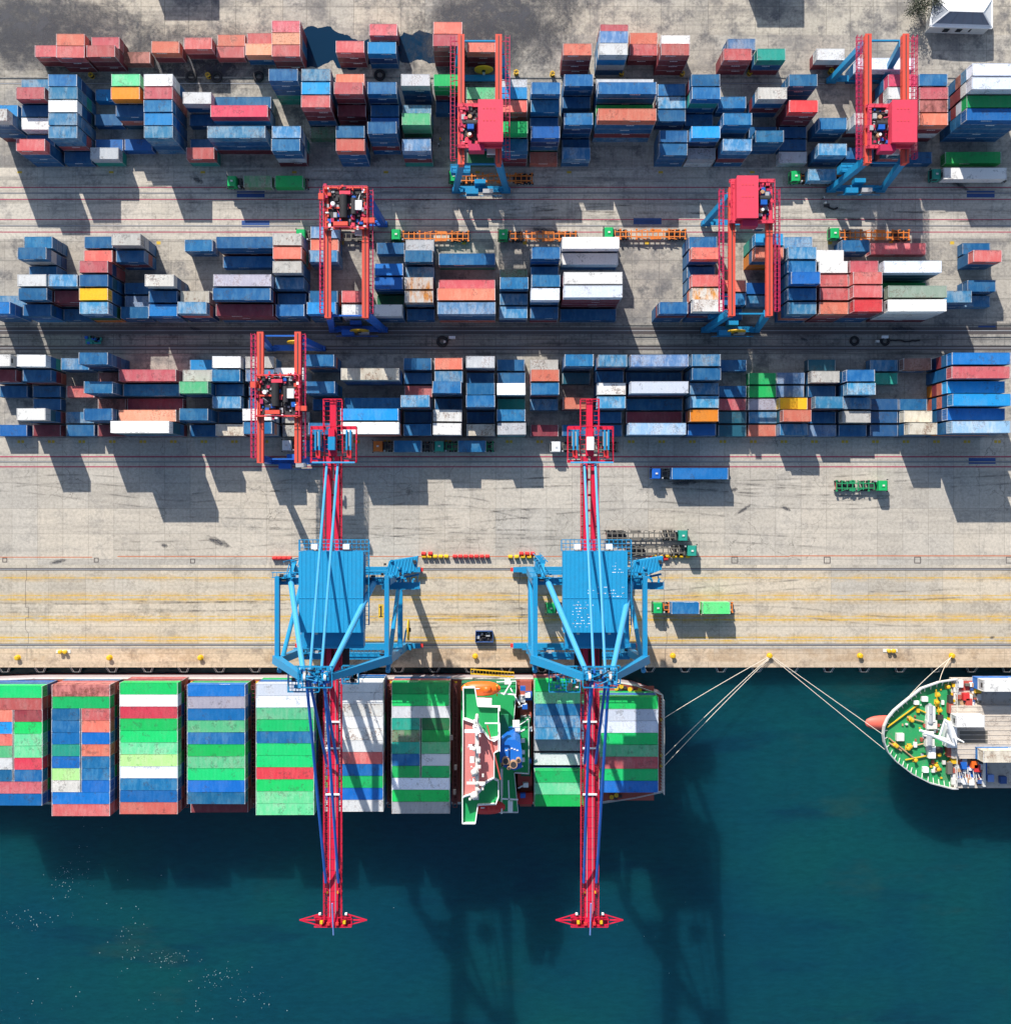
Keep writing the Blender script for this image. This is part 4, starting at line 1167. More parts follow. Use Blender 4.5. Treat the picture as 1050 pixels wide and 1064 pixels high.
        for s_ in (-1, 1):
            b.grating(min(s_ * 1.0, s_ * 1.62), max(s_ * 1.0, s_ * 1.62), y1 + 1, y0, ZB + 1.58, D_, .3, .09)
            b.rail([(s_ * 1.62, y1 + 1, ZB + 1.58), (s_ * 1.62, y0, ZB + 1.58)], 1.1, R_, 1.8, .09)
            b.box(s_ * 1.66, s_ * 1.58, y1 + 1, y0, ZB + 1.4, ZB + 1.56, M['rmg_orange'])
        b.build('boom_walkway', r)
    b = MB()
    for py in (750, 777.5, 825.5):
        yy = PY(py, 38.5)
        b.box(-1.3, 1.3, yy - .14, yy + .14, ZB + 2.2, ZB + 2.5, M['white'])
    for py in (916, 905, 925):
        for s_ in (-1, 1): b.cbox(s_ * 1.2, PY(py, 38.5), ZB + 2.5, .3, .7, .6, M['boom_dark'])
    for s_ in (-1, 1): b.cbox(s_ * 1.05, PY(927, 38.5), ZB + 2.4, .35, .35, .4, M['yellow'])
    b.build('rope_support', r)
    # boom tip
    b = MB(); yt = -76.2
    b.box(-3.4, 3.4, yt - .7, yt + 1.0, ZB + 1.0, ZB + 1.15, D_)
    b.rail([(-3.4, yt - .7, ZB + 1.15), (3.4, yt - .7, ZB + 1.15), (3.4, yt + 1.0, ZB + 1.15), (-3.4, yt + 1.0, ZB + 1.15)], 1.0, R_, 1.0, .1)
    b.beam((-6.2, yt + .4, ZB + 1.6), (6.2, yt + .4, ZB + 1.6), .22, .22, R_)
    for s_ in (-1, 1):
        b.beam((s_ * 6.2, yt + .4, ZB + 1.6), (s_ * 2.2, yt + 1.6, ZB + 1.6), .16, .16, R_); b.beam((s_ * 6.2, yt + .4, ZB + 1.6), (s_ * 2.6, yt - .6, ZB + 1.6), .16, .16, R_)
        b.cbox(s_ * 2.1, yt + .2, ZB + 2.0, .5, .5, .8, M['yellow']); b.cbox(s_ * 2.4, yt + 1.7, ZB + 2.0, .4, .3, .5, M['white']); b.cbox(s_ * .8, yt, ZB + 2.3, .6, .5, .5, M['red'])
    b.box(-2.4, 2.4, yt - 1.0, yt - .6, ZB + .4, ZB + 1.6, R_)
    b.build('boom_tip', r)
    b = MB(); b.tube((0.1, yt + 4.2, ZB + 3.6), (0.1, yt - 2.2, ZB + 2.0), .14, M['stay'], 6); b.build('tip_mast', r)
    # back reach: counter platform and tail
    b = MB(); x0, x1 = -4.0, 4.3; y0, y1 = 8.4, 15.0; z = ZB + 1.4
    for xa, xb in ((x0, -1.4), (1.4, x1)): b.box(xa, xb, y0, y0 + .5, z - .4, z, R_); b.box(xa, xb, y1 - .5, y1, z - .4, z, R_)
    b.rail([(x0, y0, z), (x1, y0, z), (x1, y1, z), (x0, y1, z), (x0, y0, z)], 1.2, R_, 1.1, .08)
    for xx in (x0, x1): b.box(xx - .07, xx + .07, y0, y1, z - .3, z, R_)
    for k in range(8):
        yy = y0 + (y1 - y0) * k / 7
        for s_ in (-1, 1): b.beam((s_ * 1.4, yy, z - .15), (s_ * 4.0, yy, z - .15), .06, .08, R_)
    b.box(-3.6, 4.2, y0 - .2, y0 + .1, ZB + 3.2, ZB + 3.5, T)
    b.build('counter_platform', r)
    for xx in (-2.7, 3.0):
        b = MB()
        b.box(xx - .55, xx + .55, y0 + 3.0, y0 + 5.6, z, z + 1.3, M['steel']); b.box(xx - .5, xx - .2, y0 + 2.2, y0 + 5.9, z + 1.3, z + 1.7, B); b.box(xx + .2, xx + .5, y0 + 2.2, y0 + 5.9, z + 1.3, z + 1.7, B)
        b.cbox(xx, y0 + 1.6, z + .5, .8, 1.2, 1.0, M['red']); b.cbox(xx + .2, y0 + .9, z + .8, .5, .4, 1.2, R_)
        b.build('rope_winch', r)
    b = MB(); b.box(-.75, .75, 9.6, 14.6, ZB + 2.2, ZB + 2.4, R_)
    b.box(-.62, .62, y0 + 2.2, y0 + 4.6, ZB + 2.4, ZB + 3.9, M['white'] if marks else B); b.box(-.5, .5, y0 + 4.7, y0 + 6.0, ZB + 2.4, ZB + 3.4, R_)
    b.build('winch_housing', r)
    b = MB()
    b.box(-.55, .55, 9.5, 20.0, ZB + .5, ZB + 2.0, R_)
    for s_ in (-1, 1):
        b.rail([(s_ * 1.7, 14.0, ZB + 1.5), (s_ * 1.7, 20.0, ZB + 1.5)], 1.1, R_, 1.0, .1, 2)
        b.box(s_ * 1.6, s_ * 1.75, 9.5, 20, ZB + 1.3, ZB + 1.5, R_)
    b.rail([(-1.7, 20, ZB + 1.5), (1.7, 20, ZB + 1.5)], 1.1, R_, .8, .1, 2)
    for k in range(12): b.beam((-1.7, 10 + k * .88, ZB + 1.35), (1.7, 10 + k * .88, ZB + 1.35), .1, .12, R_)
    b.build('boom_tail', r)
    # machinery house on top
    hx0, hx1, hy0, hy1, hz0, hz1 = -5.1, 6.1, -22.1, -7.8, 38.7, 43.6
    b = MB(); rf = M['sts_roof']
    b.box(hx0, hx1, hy0, hy1, hz0, hz1, rf)
    b.box(hx0 - .15, hx1 + .15, hy0 - .1, hy1 + .1, hz1, hz1 + .12, rf)
    for k in range(15):      # standing seams of the roof
        xx = hx0 + .4 + (hx1 - hx0 - .8) * k / 14
        b.box(xx - .035, xx + .035, hy0 - .1, hy1 + .1, hz1 + .12, hz1 + .18, rf)
    b.box(hx0 - .1, hx1 + .1, -16.1, -16.0, hz1 + .12, hz1 + .2, rf)
    if marks:
        rr = random.Random(5)
        for x0, y0, w_, h_, n in ((-3.6, -21.2, 3.4, 4.6, 60), (-.9, -15.8, 6.4, 2.0, 36), (3.4, -11.5, 2.2, 2.4, 10)):
            for k in range(n):
                xx, yy = x0 + rr.random() * w_, y0 + int(rr.random() * h_ / .55) * .55
                b.box(xx, xx + rr.uniform(.10, .4), yy, yy + rr.uniform(.05, .14), hz1 + .121, hz1 + .124, M['white'])
    b.build('machinery_house', r)
    b = MB(); b.box(hx0 + .4, hx1 - .1, -25.2, hy0, 38.8, 41.4, M['sts_blue']); b.box(hx0 + .3, hx1, -25.3, -24.9, 41.4, 41.6, M['sts_blue'])
    for xx in (-2.4, 3.2): b.cbox(xx, hy0 - .4, 41.8, .5, .5, .8, M['offwhite'])
    b.build('house_annex', r)
    b = MB(); z = 41.6
    b.grating(hx0 - .3, hx1 + 1.0, hy1 + .1, hy1 + 2.1, z, B, .8, .12)
    b.rail([(hx0 - .3, hy1 + .2, z), (hx0 - .3, hy1 + 2.1, z), (hx1 + 1.0, hy1 + 2.1, z), (hx1 + 1.0, hy1 - 6, z), (hx1 + 1.0, -21, z)], 1.15, B, 1.1, .09)
    b.grating(hx1 + .16, hx1 + 1.0, -21, hy1, z, B, .8, .1)
    for xx in (-2.6, 3.1): b.cbox(xx, hy1 + .9, z + .8, 1.1, .9, 1.3, M['white'])
    b.build('house_walkway', r)
    # electrical room hung on the land side, right of the leg
    b = MB(); b.prism([(8.3, YL - .9), (14.6, YL + 1.6), (14.9, YL + 4.2), (9.4, YL + 3.3)], 26.6, 29.4, M['sts_roof'])
    for k in range(9):
        f = (k + .5) / 9
        b.beam((8.3 + 6.3 * f, YL - .8 + 2.5 * f, 29.45), (9.4 + 5.5 * f, YL + 3.2 + .9 * f, 29.45), .1, .1, B)
    rr = random.Random(12)
    for k in range(16): b.cbox(rr.uniform(8.5, 14.5), YL + rr.uniform(-.6, 3.4), 29.7, rr.uniform(.2, .8), rr.uniform(.2, .6), rr.uniform(.3, .8), rr.choice([B, B, M['steel'], M['dark']]))
    b.build('electrical_room', r)
    b = MB()
    b.box(7.8, 15.2, YL - 2.2, YL - .9, 27.2, 27.35, B); b.rail([(7.8, YL - 2.2, 27.3), (15.2, YL - 2.2, 27.3), (15.2, YL - .8, 27.3)], 1.1, B, 1.0, .09)
    for k in range(5): b.beam((9 + k * 1.4, YL - .9, 26.8), (9 + k * 1.4, YL + .3, 24.6), .22, .22, B)
    b.beam((10, YL - .5, 26.4), (15, YL + .6, 26.4), .4, .5, B)
    b.build('service_platform', r)
    # stair tower on the land side left, ladders
    b = MB()
    for k in range(7):
        z = 4 + k * 4.7
        s_ = 1 if k % 2 else -1
        b.beam((-8.4, YL + 1.6 - s_ * 1.3, z), (-8.4, YL + 1.6 + s_ * 1.3, z + 4.5), .8, .14, B)
        b.box(-9.0, -7.8, YL + 1.6 + s_ * 1.3, YL + 1.6 + s_ * 2.1, z + 4.45, z + 4.55, B)
        b.rail([(-9.0, YL + 1.6 - s_ * 1.3, z), (-9.0, YL + 1.6 + s_ * 1.3, z + 4.5)], 1.0, B, 1.2, .07)
    for q in (-9.1, -7.7):
        for yy in (YL - .3, YL + 3.6): b.beam((q, yy, 2.5), (q, yy, 38), .16, .16, B)
    b.build('stair_tower', r)
    # cable reel on the water side right leg
    b = MB(); xx = 11.2
    b.torus((xx, YW + 4.0, 6.2), 2.15, .16, M['yellow'], 30, 8, 'x'); b.tube((xx - .14, YW + 4.0, 6.2), (xx + .14, YW + 4.0, 6.2), 2.05, M['yellow'], 30); b.tube((xx - .5, YW + 4.0, 6.2), (xx + .5, YW + 4.0, 6.2), .45, M['dark'], 12)
    b.beam((10, YW + 1.0, 3.2), (xx - .5, YW + 4.0, 6.2), .35, .35, B)
    b.build('cable_reel', r)
    # trolley with cabin under the boom over the quay
    b = MB(); yy = -27.0
    b.box(-2.6, 2.6, yy - 2.6, yy + 2.6, ZB - 1.3, ZB - .9, M['dark']); b.box(1.6, 3.4, yy - 4.8, yy - 2.6, ZB - 3.4, ZB - .9, M['white'])
    b.build('trolley', r)
    return r


quay_crane(-29.9, 'quay crane with a plain unmarked blue machinery house roof and long red boom', False)
quay_crane(17.2, 'quay crane with white scrawled marks on its blue machinery house roof', True)
# ------------------------------------------------------------------ the large container ship
def hull(mb, sections, m, deckm):
    """sections: list of (z, outline points); all outlines have the same number of points"""
    n = len(sections[0][1]); vs = []; fs = []
    for z, pts in sections: vs += [(x, y, z) for x, y in pts]
    for k in range(len(sections) - 1):
        for i in range(n):
            j = (i + 1) % n
            fs.append((k * n + i, k * n + j, (k + 1) * n + j, (k + 1) * n + i))
    mb.add(vs, fs, m)
    z, pts = sections[-1]
    mb.add([(x, y, z) for x, y in pts], [tuple(range(n))], deckm)


def Q(pts, z): return [P(x, y, z) for x, y in pts]


sh = empty('container_ship', (0, -50, WZ), 0, 'large container ship moored under the quay cranes, loaded with rows of coloured containers', 'container ship')
OFF = Vector((0, -50, WZ))


def sb(mb, name, parent=None, smooth=False):
    o = mb.build(name, parent or sh, smooth=smooth)
    if parent is None: o.location = -OFF
    return o


zd = 3.3
N_ = [(-175, -50.4), (-160, -45), (-140, -39.8), (-120, -37.6), (-100, -36.9), (20, -36.9)] + Q([(632, 707), (660, 712), (676, 717.5), (688, 722)], zd)
S_ = Q([(688, 822), (660, 828), (625, 833.5)], zd) + [(10, -63.9), (-100, -63.9), (-120, -63.2), (-140, -61), (-160, -55.8)]
out = (N_ + S_)[::-1]
cx0, cy0 = -65, -50.4
low = [(cx0 + (x - cx0) * .985, cy0 + (y - cy0) * .985) for x, y in out]
b = MB(); hull(b, [(WZ - 6, low), (WZ + .2, out), (WZ + 1.2, out)], M['hull_red'], M['hull_red']); hull(b, [(WZ + 1.2, out), (zd, out)], M['hull_grey'], M['deck_oxide']); sb(b, 'hull')
b = MB()
ring = [(x, y, zd) for x, y in out]; ring.append(ring[0])
b.rail(ring, 1.1, M['offwhite'], 3.2, .08)
for a, c in zip(ring, ring[1:]): b.beam((*a[:2], zd + .06), (*c[:2], zd + .06), .28, .14, M['offwhite'])
sb(b, 'bulwark_rail')
# hatch covers under each bay and lashing bridges between bays
for px, py, es in ships:
    x0 = sx_(px); b = MB()
    b.box(x0 - .2, x0 + 12.4, -63.4, -38.6, zd, DECKZ - .02, M['deck_oxide'])
    sb(b, 'hatch_cover')
    if px > 600: continue
    b = MB()
    for k in range(12):
        yy = -38.0 - 2.15 * k
        b.beam((x0 + 13.2, yy, zd), (x0 + 13.2, yy, 8.2), .16, .2, M['lash'])
    b.box(x0 + 12.75, x0 + 13.6, -63.5, -37.6, 5.7, 5.8, M['lash']); b.grating(x0 + 12.75, x0 + 13.6, -63.5, -37.6, 8.3, M['lash'], .85, .16)
    b.cbox(x0 + 13.2, -37.7, 4.6, .5, .5, .9, M['yellow'])
    sb(b, 'lashing_bridge')
# superstructure
def pg(pts): return [(470 + x * .15986, 690 + y * .15986) for x, y in pts]
zm, zw, zi = 10.0, 23.5, 25.6
b = MB()
base = pg([(55, 105), (420, 100), (420, 150), (400, 420), (495, 350), (495, 705), (400, 700), (425, 960), (290, 960), (55, 930)])
b.prism(Q([(479, 712), (536, 711), (536, 716), (533, 757), (549, 746), (549, 803), (534, 802), (538, 843), (516, 843), (479, 838)], zm), zd, zm, M['deck_dkgreen'], M['deck_green'])
sb(b, 'accommodation_block')
b = MB(); b.box(*[P(540, 0, 6)[0], P(552, 0, 6)[0]], P(0, 838, 6)[1], P(0, 708, 6)[1], zd, 6.0, M['deck_oxide']); b.box(P(541, 0, 8)[0], P(551, 0, 8)[0], P(0, 806, 8)[1], P(0, 745, 8)[1], 6, 8.5, M['white']); b.box(P(541, 0, 8)[0], P(551, 0, 8)[0], P(0, 806, 8)[1], P(0, 745, 8)[1], 8.5, 8.55, M['deck_dkgreen'])
for k, yy in enumerate((715, 722, 734, 757, 765, 782, 790, 815, 826)): b.cbox(*P(543 + (k * 5) % 8, yy, 8.6), 8.9, 1.1, .9, 1.2, M['white'] if k % 2 else M['royal'])
sb(b, 'engine_casing')
b = MB()
wing = pg([(70, 150), (145, 150), (165, 270), (298, 275), (298, 470), (240, 478), (165, 385), (72, 352)])
wing2 = pg([(65, 862), (175, 830), (215, 770), (265, 740), (298, 755), (298, 860), (280, 905), (165, 910), (148, 1030), (65, 1030)])
mid = pg([(68, 355), (165, 390), (235, 482), (270, 500), (298, 480), (298, 560), (270, 575), (270, 735), (215, 760), (170, 825), (65, 860)])
for ring_ in (wing, wing2):
    b = MB(); b.prism(Q(ring_, zw), zw - .8, zw, M['white'], M['deck_green'])
    pts = [(*q, zw) for q in Q(ring_, zw)]; pts.append(pts[0])
    for a, c in zip(pts, pts[1:]): b.beam((*a[:2], zw + .45), (*c[:2], zw + .45), .2, .9, M['white'])
    sb(b, 'bridge_wing')
b = MB()
b.prism(Q(mid, zi), zm, zi, M['white'], M['deck_pink'])
pts = [(*q, zi) for q in Q(mid, zi)]; pts.append(pts[0])
for a, c in zip(pts, pts[1:]): b.beam((*a[:2], zi + .4), (*c[:2], zi + .3), .16, .6, M['white'])
b.box(P(481.4, 0, zw)[0] - .1, P(481.4, 0, zw)[0] + .02, P(0, 850, zw)[1], P(0, 716, zw)[1], zw - 2.0, zw - .8, M['glass'])
sb(b, 'wheelhouse')
b = MB(); mx, my = P(495.5, 783, zi)
b.tube((mx, my + 7.5, zi + .1), (mx, my + 7.5, zi + 6), .35, M['offwhite'], 8, .2); b.box(mx - .35, mx + .35, my - 8.5, my + 7.5, zi + 1.6, zi + 2.2, M['offwhite'])
b.box(mx - 2.4, mx + 1.2, my + 4.6, my + 5.2, zi + 2.3, zi + 2.7, M['white']); b.box(mx - 2.0, mx + 1.6, my - 5.4, my - 4.9, zi + 2.3, zi + 2.6, M['offwhite'])
for yy, rr_ in ((-3.0, .7), (-7.5, .8), (1.5, .4)): b.lathe((mx - .5, my + yy, zi + 2.2), [(rr_ * .6, 0), (rr_, .4), (rr_ * .8, 1.1), (rr_ * .2, 1.4)], M['offwhite'], 14)
b.beam((mx + 2.0, my + 5.6, zi + .4), (mx + 4.6, my - 5.0, zi + .4), .25, .2, M['hull_red']); b.beam((mx + 1.5, my + 6, zi + .4), (mx + 4.4, my + 6, zi + .4), .25, .2, M['white']); b.beam((mx + 4.4, my + 6, zi + .4), (mx + 4.4, my + .5, zi + .4), .25, .2, M['white'])
for x_, y_ in ((-5, 3.2), (-4.2, -2.6), (-4.4, -7.4)): b.cbox(mx + x_, my + y_, zi + .4, .5, .9, .7, M['dark'])
rr = random.Random(31)
for k in range(40):
    q = rr.uniform(.2, .8); b.cbox(mx + rr.gauss(-.3, .7), my + rr.uniform(-8.5, 7.5), zi + rr.uniform(1.8, 2.8), q, q * rr.uniform(.5, 1.6), .5, rr.choice([M['offwhite'], M['white'], M['steel'], M['white']]))
sb(b, 'radar_mast')
b = MB()
fx, fy = P(530.5, 783, 22)
b.tube((fx, fy, zm), (fx, fy, 22), 1, M['funnel'], 6)
fpts = [(-4.4, -2.2), (-4.4, .5), (-3.6, 2.4), (-1.2, 3.9), (1.8, 3.9), (4.0, 2.7), (4.4, .6), (4.4, -3.8), (1.5, -4.6), (-3.0, -3.6)]
b.prism([(fx + a * .5 * 1.0, fy + c * .72) for a, c in fpts], zm, 22.3, M['funnel'])
fo = sb(b, 'funnel')
b = MB()
for a, c, rr_ in ((-1.0, -1.2, .75), (.5, -1.9, .8), (1.5, -1.1, .5), (-.4, -2.6, .35), (-1.7, -2.0, .3)):
    b.tube((fx + a, fy + c, 22.3), (fx + a, fy + c, 23.4), rr_, M['tan'], 12); b.tube((fx + a, fy + c, 23.4), (fx + a, fy + c, 23.45), rr_ * .75, M['dark'], 12)
for k in range(5): b.cbox(fx - .9 + k * .55, fy + 1.1 - abs(k - 2) * .2, 22.34, .4, .22, .06, M['white'])
sb(b, 'exhaust_pipes', fo)
# upper works on the dark green decks
b = MB()
for px, py, z, sx2, sy2, sz2, m in ((499, 730, 16.5, 4.6, 1.6, 3, 'white'), (508, 736, 16.5, 4.6, .6, 3.2, 'offwhite'), (527, 708.5, 14, 1.2, .9, 1, 'white'), (537.5, 757, 14, 1.0, 1.0, 1, 'white'), (543, 769, 10, .8, .8, 1.6, 'white'),
                                      (543, 781, 10, .8, .8, 1.6, 'white'), (543, 789, 10, .8, .8, 1.6, 'white'), (542, 726, 7, 1.3, 1.3, 2, 'white'), (549, 723, 7, 1.4, 1.6, 2, 'royal'), (530, 838, 14, 1.0, 2.2, 1, 'white'),
                                      (524, 754, 13.6, 1.6, 4.6, 1.2, 'deck_dkgreen'), (521, 812, 13.6, .5, 5.5, 1.2, 'offwhite'), (536, 752, 13.8, 1.4, 1.2, 1.6, 'white'), (545, 808, 7.4, 3, 3, 2, 'hull_red'), (545, 829, 7, 3.4, 2.4, 1.4, 'red')):
    b.cbox(*P(px, py, z), z, sx2, sy2, sz2, M[m])
for x0, y0, x1, y1, z in ((523, 722, 531, 709, 15.5), (516, 720, 536, 722, 15), (528, 811, 529, 836, 15), (521, 830, 538, 831, 15), (516, 768, 527, 764, 15), (534, 800, 543, 796, 14), (536, 762, 545, 758, 14), (538, 735, 547, 731, 9), (538, 819, 547, 815, 9), (518, 745, 519, 760, 14.5), (530, 715, 540, 732, 14)):
    b.beam((*P(x0, y0, z), z), (*P(x1, y1, z), z), .26, .3, M['white'])
q = [(*P(x, y, zm), zm) for x, y in [(516, 708), (536, 707), (536, 716), (533, 757), (549, 746), (549, 803), (534, 802), (538, 843), (516, 843)]]
b.rail(q, 1.1, M['white'], 1.4, .1)
sb(b, 'deck_equipment')
for k, (px, py, m, nm) in enumerate(((499.5, 715.5, 'lifeboat', None), (504.5, 838.5, 'red', None))):
    z = 15.0 if k == 0 else 14.0
    x, y = P(px, py, z)
    b = MB(); pr = []
    n = 14
    for i in range(n + 1):
        u = -1 + 2 * i / n; w_ = 1.55 * max(0.06, (1 - abs(u) ** 2.6)) ** .5
        pr.append((x + u * 4.0, w_))
    vs, fs = [], []
    for xx, w_ in pr:
        for a in range(8):
            t_ = PI * 2 * a / 8; vs.append((xx, y + w_ * math.cos(t_), z + .9 * w_ * math.sin(t_)))
    for i in range(n):
        for a in range(8): fs.append((i * 8 + a, (i + 1) * 8 + a, (i + 1) * 8 + (a + 1) % 8, i * 8 + (a + 1) % 8))
    b.add(vs, fs, M[m]); b.cbox(x + 1.2, y, z + 1.5, 1.6, 1.3, .6, M[m]); b.cbox(x - .6, y + .2, z + 1.42, .8, .2, .1, M['white'])
    sb(b, 'lifeboat', smooth=True)
    b = MB()
    for s_ in (-1, 1):
        b.beam((x + s_ * 3.3, y + (1 - 2 * k) * -1.8, z - 2), (x + s_ * 3.3, y + (1 - 2 * k) * .9, z + 1.6), .3, .3, M['yellow'] if k == 0 else M['white'])
    sb(b, 'davit')
# mooring deck at the stern
b = MB()
for px, py in ((640, 715), (645, 713), (654, 716), (660, 719), (664, 717), (640, 826), (635, 828)):
    x, y = P(px, py, zd + .5); b.lathe((x, y, zd), [(.35, 0), (.35, .7), (.5, .9)], M['yellow'], 10); b.cbox(x + .9, y - .3, zd + .4, .7, .5, .8, M['dark'])
for yy in (748, 785, 796): b.cbox(*P(687, yy, zd + .3), zd + .3, .7, .5, .6, M['yellow'])
for k in range(30): b.beam((P(686.3, 0, zd)[0], P(0, 724 + k * 3.3, zd)[1], zd), (P(686.3, 0, zd)[0], P(0, 724 + k * 3.3, zd)[1], zd + 4.6), .12, .12, M['offwhite'])
b.beam((P(686.3, 0, zd)[0], P(0, 724, zd)[1], zd + 4.6), (P(686.3, 0, zd)[0], P(0, 820, zd)[1], zd + 4.6), .16, .16, M['offwhite'])
sb(b, 'mooring_gear')
b = MB()      # yellow gangway between quay and deck
g0, g1 = (*P(489, 697.5, 4.2), 4.2), (*P(533.5, 700.8, 2.6), 2.6)
for s_ in (-.45, .45): b.beam((g0[0], g0[1] + s_, g0[2]), (g1[0], g1[1] + s_, g1[2]), .16, .2, M['yellow'])
for s_ in (-.5, .5): b.rail([(g0[0], g0[1] + s_, g0[2]), (g1[0], g1[1] + s_, g1[2])], 1.0, M['yellow'], .8, .09)
for k in range(15):
    f = k / 14; b.cbox(g0[0] + (g1[0] - g0[0]) * f, g0[1] + (g1[1] - g0[1]) * f, g0[2] + (g1[2] - g0[2]) * f + .1, .1, 1.0, .08, M['line_yellow'])
o = sb(b, 'gangway')

# ------------------------------------------------------------------ the second ship, bow only
def pb(pts): return [(880 + x / 5.318, 660 + y / 5.318) for x, y in pts]
s2 = empty('bow_ship', (110, -48, WZ), 0, 'cargo ship with green foredeck and white rail, only its bow in view', 'cargo ship')
OF2 = Vector((110, -48, WZ))
def s2b(mb, name, smooth=False):
    o = mb.build(name, s2, smooth=smooth); o.location = -OF2; return o
zf = 6.5
bow = [(600, 240), (500, 255), (400, 290), (300, 370), (250, 412), (215, 455), (195, 500), (190, 545), (196, 590), (215, 640), (260, 692), (350, 762), (450, 812), (570, 843), (600, 842)]
top = Q(pb(bow), zf)
yN, yS = top[0][1], top[-1][1]
top = [(240, yN + .2)] + top + [(240, yS - .2)]
yc = P(0, 761.5, zf)[1]
def shrink(pts, k, dx):
    o = []
    for x, y in pts:
        f = min(1, max(0, (x - 80) / 26)); o.append((x + dx * (1 - f), yc + (y - yc) * (k + (1 - k) * f)))
    return o
b = MB(); hull(b, [(WZ - 6, shrink(top, .10, 8.5)), (WZ, shrink(top, .16, 7.0)), (2.2, shrink(top, .55, 3.6)), (zf - 1.0, shrink(top, .93, .5)), (zf, top)], M['hull_dark'], M['fore_green']); s2b(b, 'hull')
b = MB()      # white bulwark with frames
ring = [(x, y, zf) for x, y in top[1:-1]]
for a, c in zip(ring, ring[1:]):
    b.beam((*a[:2], zf + .6), (*c[:2], zf + .6), .12, 1.2, M['offwhite'])
    b.beam((*a[:2], zf + 1.24), (*c[:2], zf + 1.24), .22, .1, M['steel'])
    L_ = Vector(c) - Vector(a); n = max(1, int(L_.length / 1.1)); nn = Vector((-L_.y, L_.x, 0)).normalized()
    for k in range(n):
        p_ = Vector(a) + L_ * ((k + .5) / n); cc = Vector((p_.x + (yc - p_.y) * 0, p_.y, zf))
        q_ = p_ + nn * 1.1
        if (q_ - Vector((100, yc, zf))).length > (p_ - Vector((100, yc, zf))).length: q_ = p_ - nn * 1.1
        b.beam((p_.x, p_.y, zf + 1.1), (q_.x, q_.y, zf + .1), .12, .14, M['offwhite'])
s2b(b, 'bulwark')
b = MB(); bx0, by = P(0, 750.8, -3)[0], P(0, 751, -3)[1]
tipx = P(896, 0, -3)[0]
vs, fs = [], []
n = 12
for i in range(n + 1):
    u = i / n; xx = tipx + u * 11; rr_ = 1.75 * math.sqrt(max(0, 1 - (1 - min(1, u * 2.4)) ** 2)) + .01
    for a in range(14):
        t_ = 2 * PI * a / 14; vs.append((xx, by + rr_ * math.cos(t_), -3.55 + rr_ * .85 * math.sin(t_)))
for i in range(n):
    for a in range(14): fs.append((i * 14 + a, i * 14 + (a + 1) % 14, (i + 1) * 14 + (a + 1) % 14, (i + 1) * 14 + a))
b.add(vs, fs, M['bulb']); s2b(b, 'bulbous_bow', True)
def b2(x, y, z): return P(880 + x / 5.318, 660 + y / 5.318, z)
b = MB()      # windlasses, bollards, pipes on the foredeck
for x, y, sx2, sy2, h_, m in ((450, 430, 1.6, 3.2, 1.4, 'white'), (455, 490, 2.2, 1.8, 1.2, 'offwhite'), (440, 540, 2.0, 1.0, 1.2, 'white'), (445, 590, 1.8, 1.6, 1.3, 'offwhite'), (455, 640, 1.5, 2.6, 1.3, 'white'),
                               (285, 560, 1.6, 1.6, .9, 'offwhite'), (420, 350, 1.2, 1.0, 1.0, 'white'), (375, 370, 1.0, .8, .9, 'white'), (425, 740, 1.1, 1.1, 1.0, 'white'), (545, 490, 1.2, 1.6, 2, 'white'), (560, 350, .8, 1.6, 1.2, 'dark'),
                               (555, 730, 1.0, 2.4, 1.2, 'chgrey'), (560, 400, 1.0, 2.0, 1.2, 'deck_oxide'), (555, 640, 1.2, 2.0, 1.3, 'deck_oxide'), (500, 630, 1.3, 1.2, 1, 'dark'), (505, 450, 1.2, 1.0, 1, 'dark')):
    b.cbox(*b2(x, y, zf), zf + h_ / 2, sx2, sy2, h_, M[m])
for x, y in ((455, 462), (450, 565), (450, 612), (455, 410)):
    X, Y = b2(x, y, zf + .8); b.tube((X, Y - .9, zf + .9), (X, Y + .9, zf + .9), .7, M['steel'], 12)
for x, y in ((345, 462), (335, 625), (270, 612), (355, 470), (345, 615), (500, 330), (495, 370), (510, 415), (490, 720), (500, 740), (555, 285), (505, 660), (375, 690), (260, 605)):
    X, Y = b2(x, y, zf + .5); b.lathe((X, Y, zf), [(.28, 0), (.28, .8), (.42, 1.0), (.2, 1.1)], M['yellow'], 10); b.box(X - .45, X + .5, Y - .5, Y + .5, zf, zf + .12, M['line_yellow'])
for a, c in (((220, 510), (390, 385)), ((390, 410), (470, 445)), ((230, 595), (300, 640)), ((490, 300), (510, 460)), ((320, 690), (500, 655)), ((230, 570), (380, 690)), ((330, 455), (420, 480)), ((335, 620), (420, 600))):
    b.tube((*b2(*a, zf + .4), zf + .4), (*b2(*c, zf + .4), zf + .4), .16, M['yellow'] if a[0] not in (330, 335, 230) else M['tan'], 6)
rr = random.Random(21)
for k in range(110):
    x, y = rr.uniform(240, 580), rr.uniform(290, 800)
    if abs(y - 545) > (x - 195) * .78 or x < 400 and rr.random() < .55: continue
    q = rr.uniform(.2, .7); b.cbox(*b2(x, y, zf), zf + q * .4, q, q * rr.uniform(.5, 1.6), q * .8, rr.choice([M['white'], M['offwhite'], M['dark'], M['yellow'], M['deck_oxide'], M['steel'], M['tan']]))
s2b(b, 'foredeck_gear')
b = MB()
X, Y = b2(550, 545, zf)
b.box(X - 1.0, X + 1.0, Y - 2.4, Y + 2.4, zf, zf + 2.6, M['white'])
for a, c in (((410, 530), (590, 610)), ((550, 470), (510, 560)), ((560, 480), (590, 600)), ((430, 545), (560, 580))):
    b.tube((*b2(*a, zf + 5), zf + 4.2), (*b2(*c, zf + 3), zf + 3), .28, M['white'], 8)
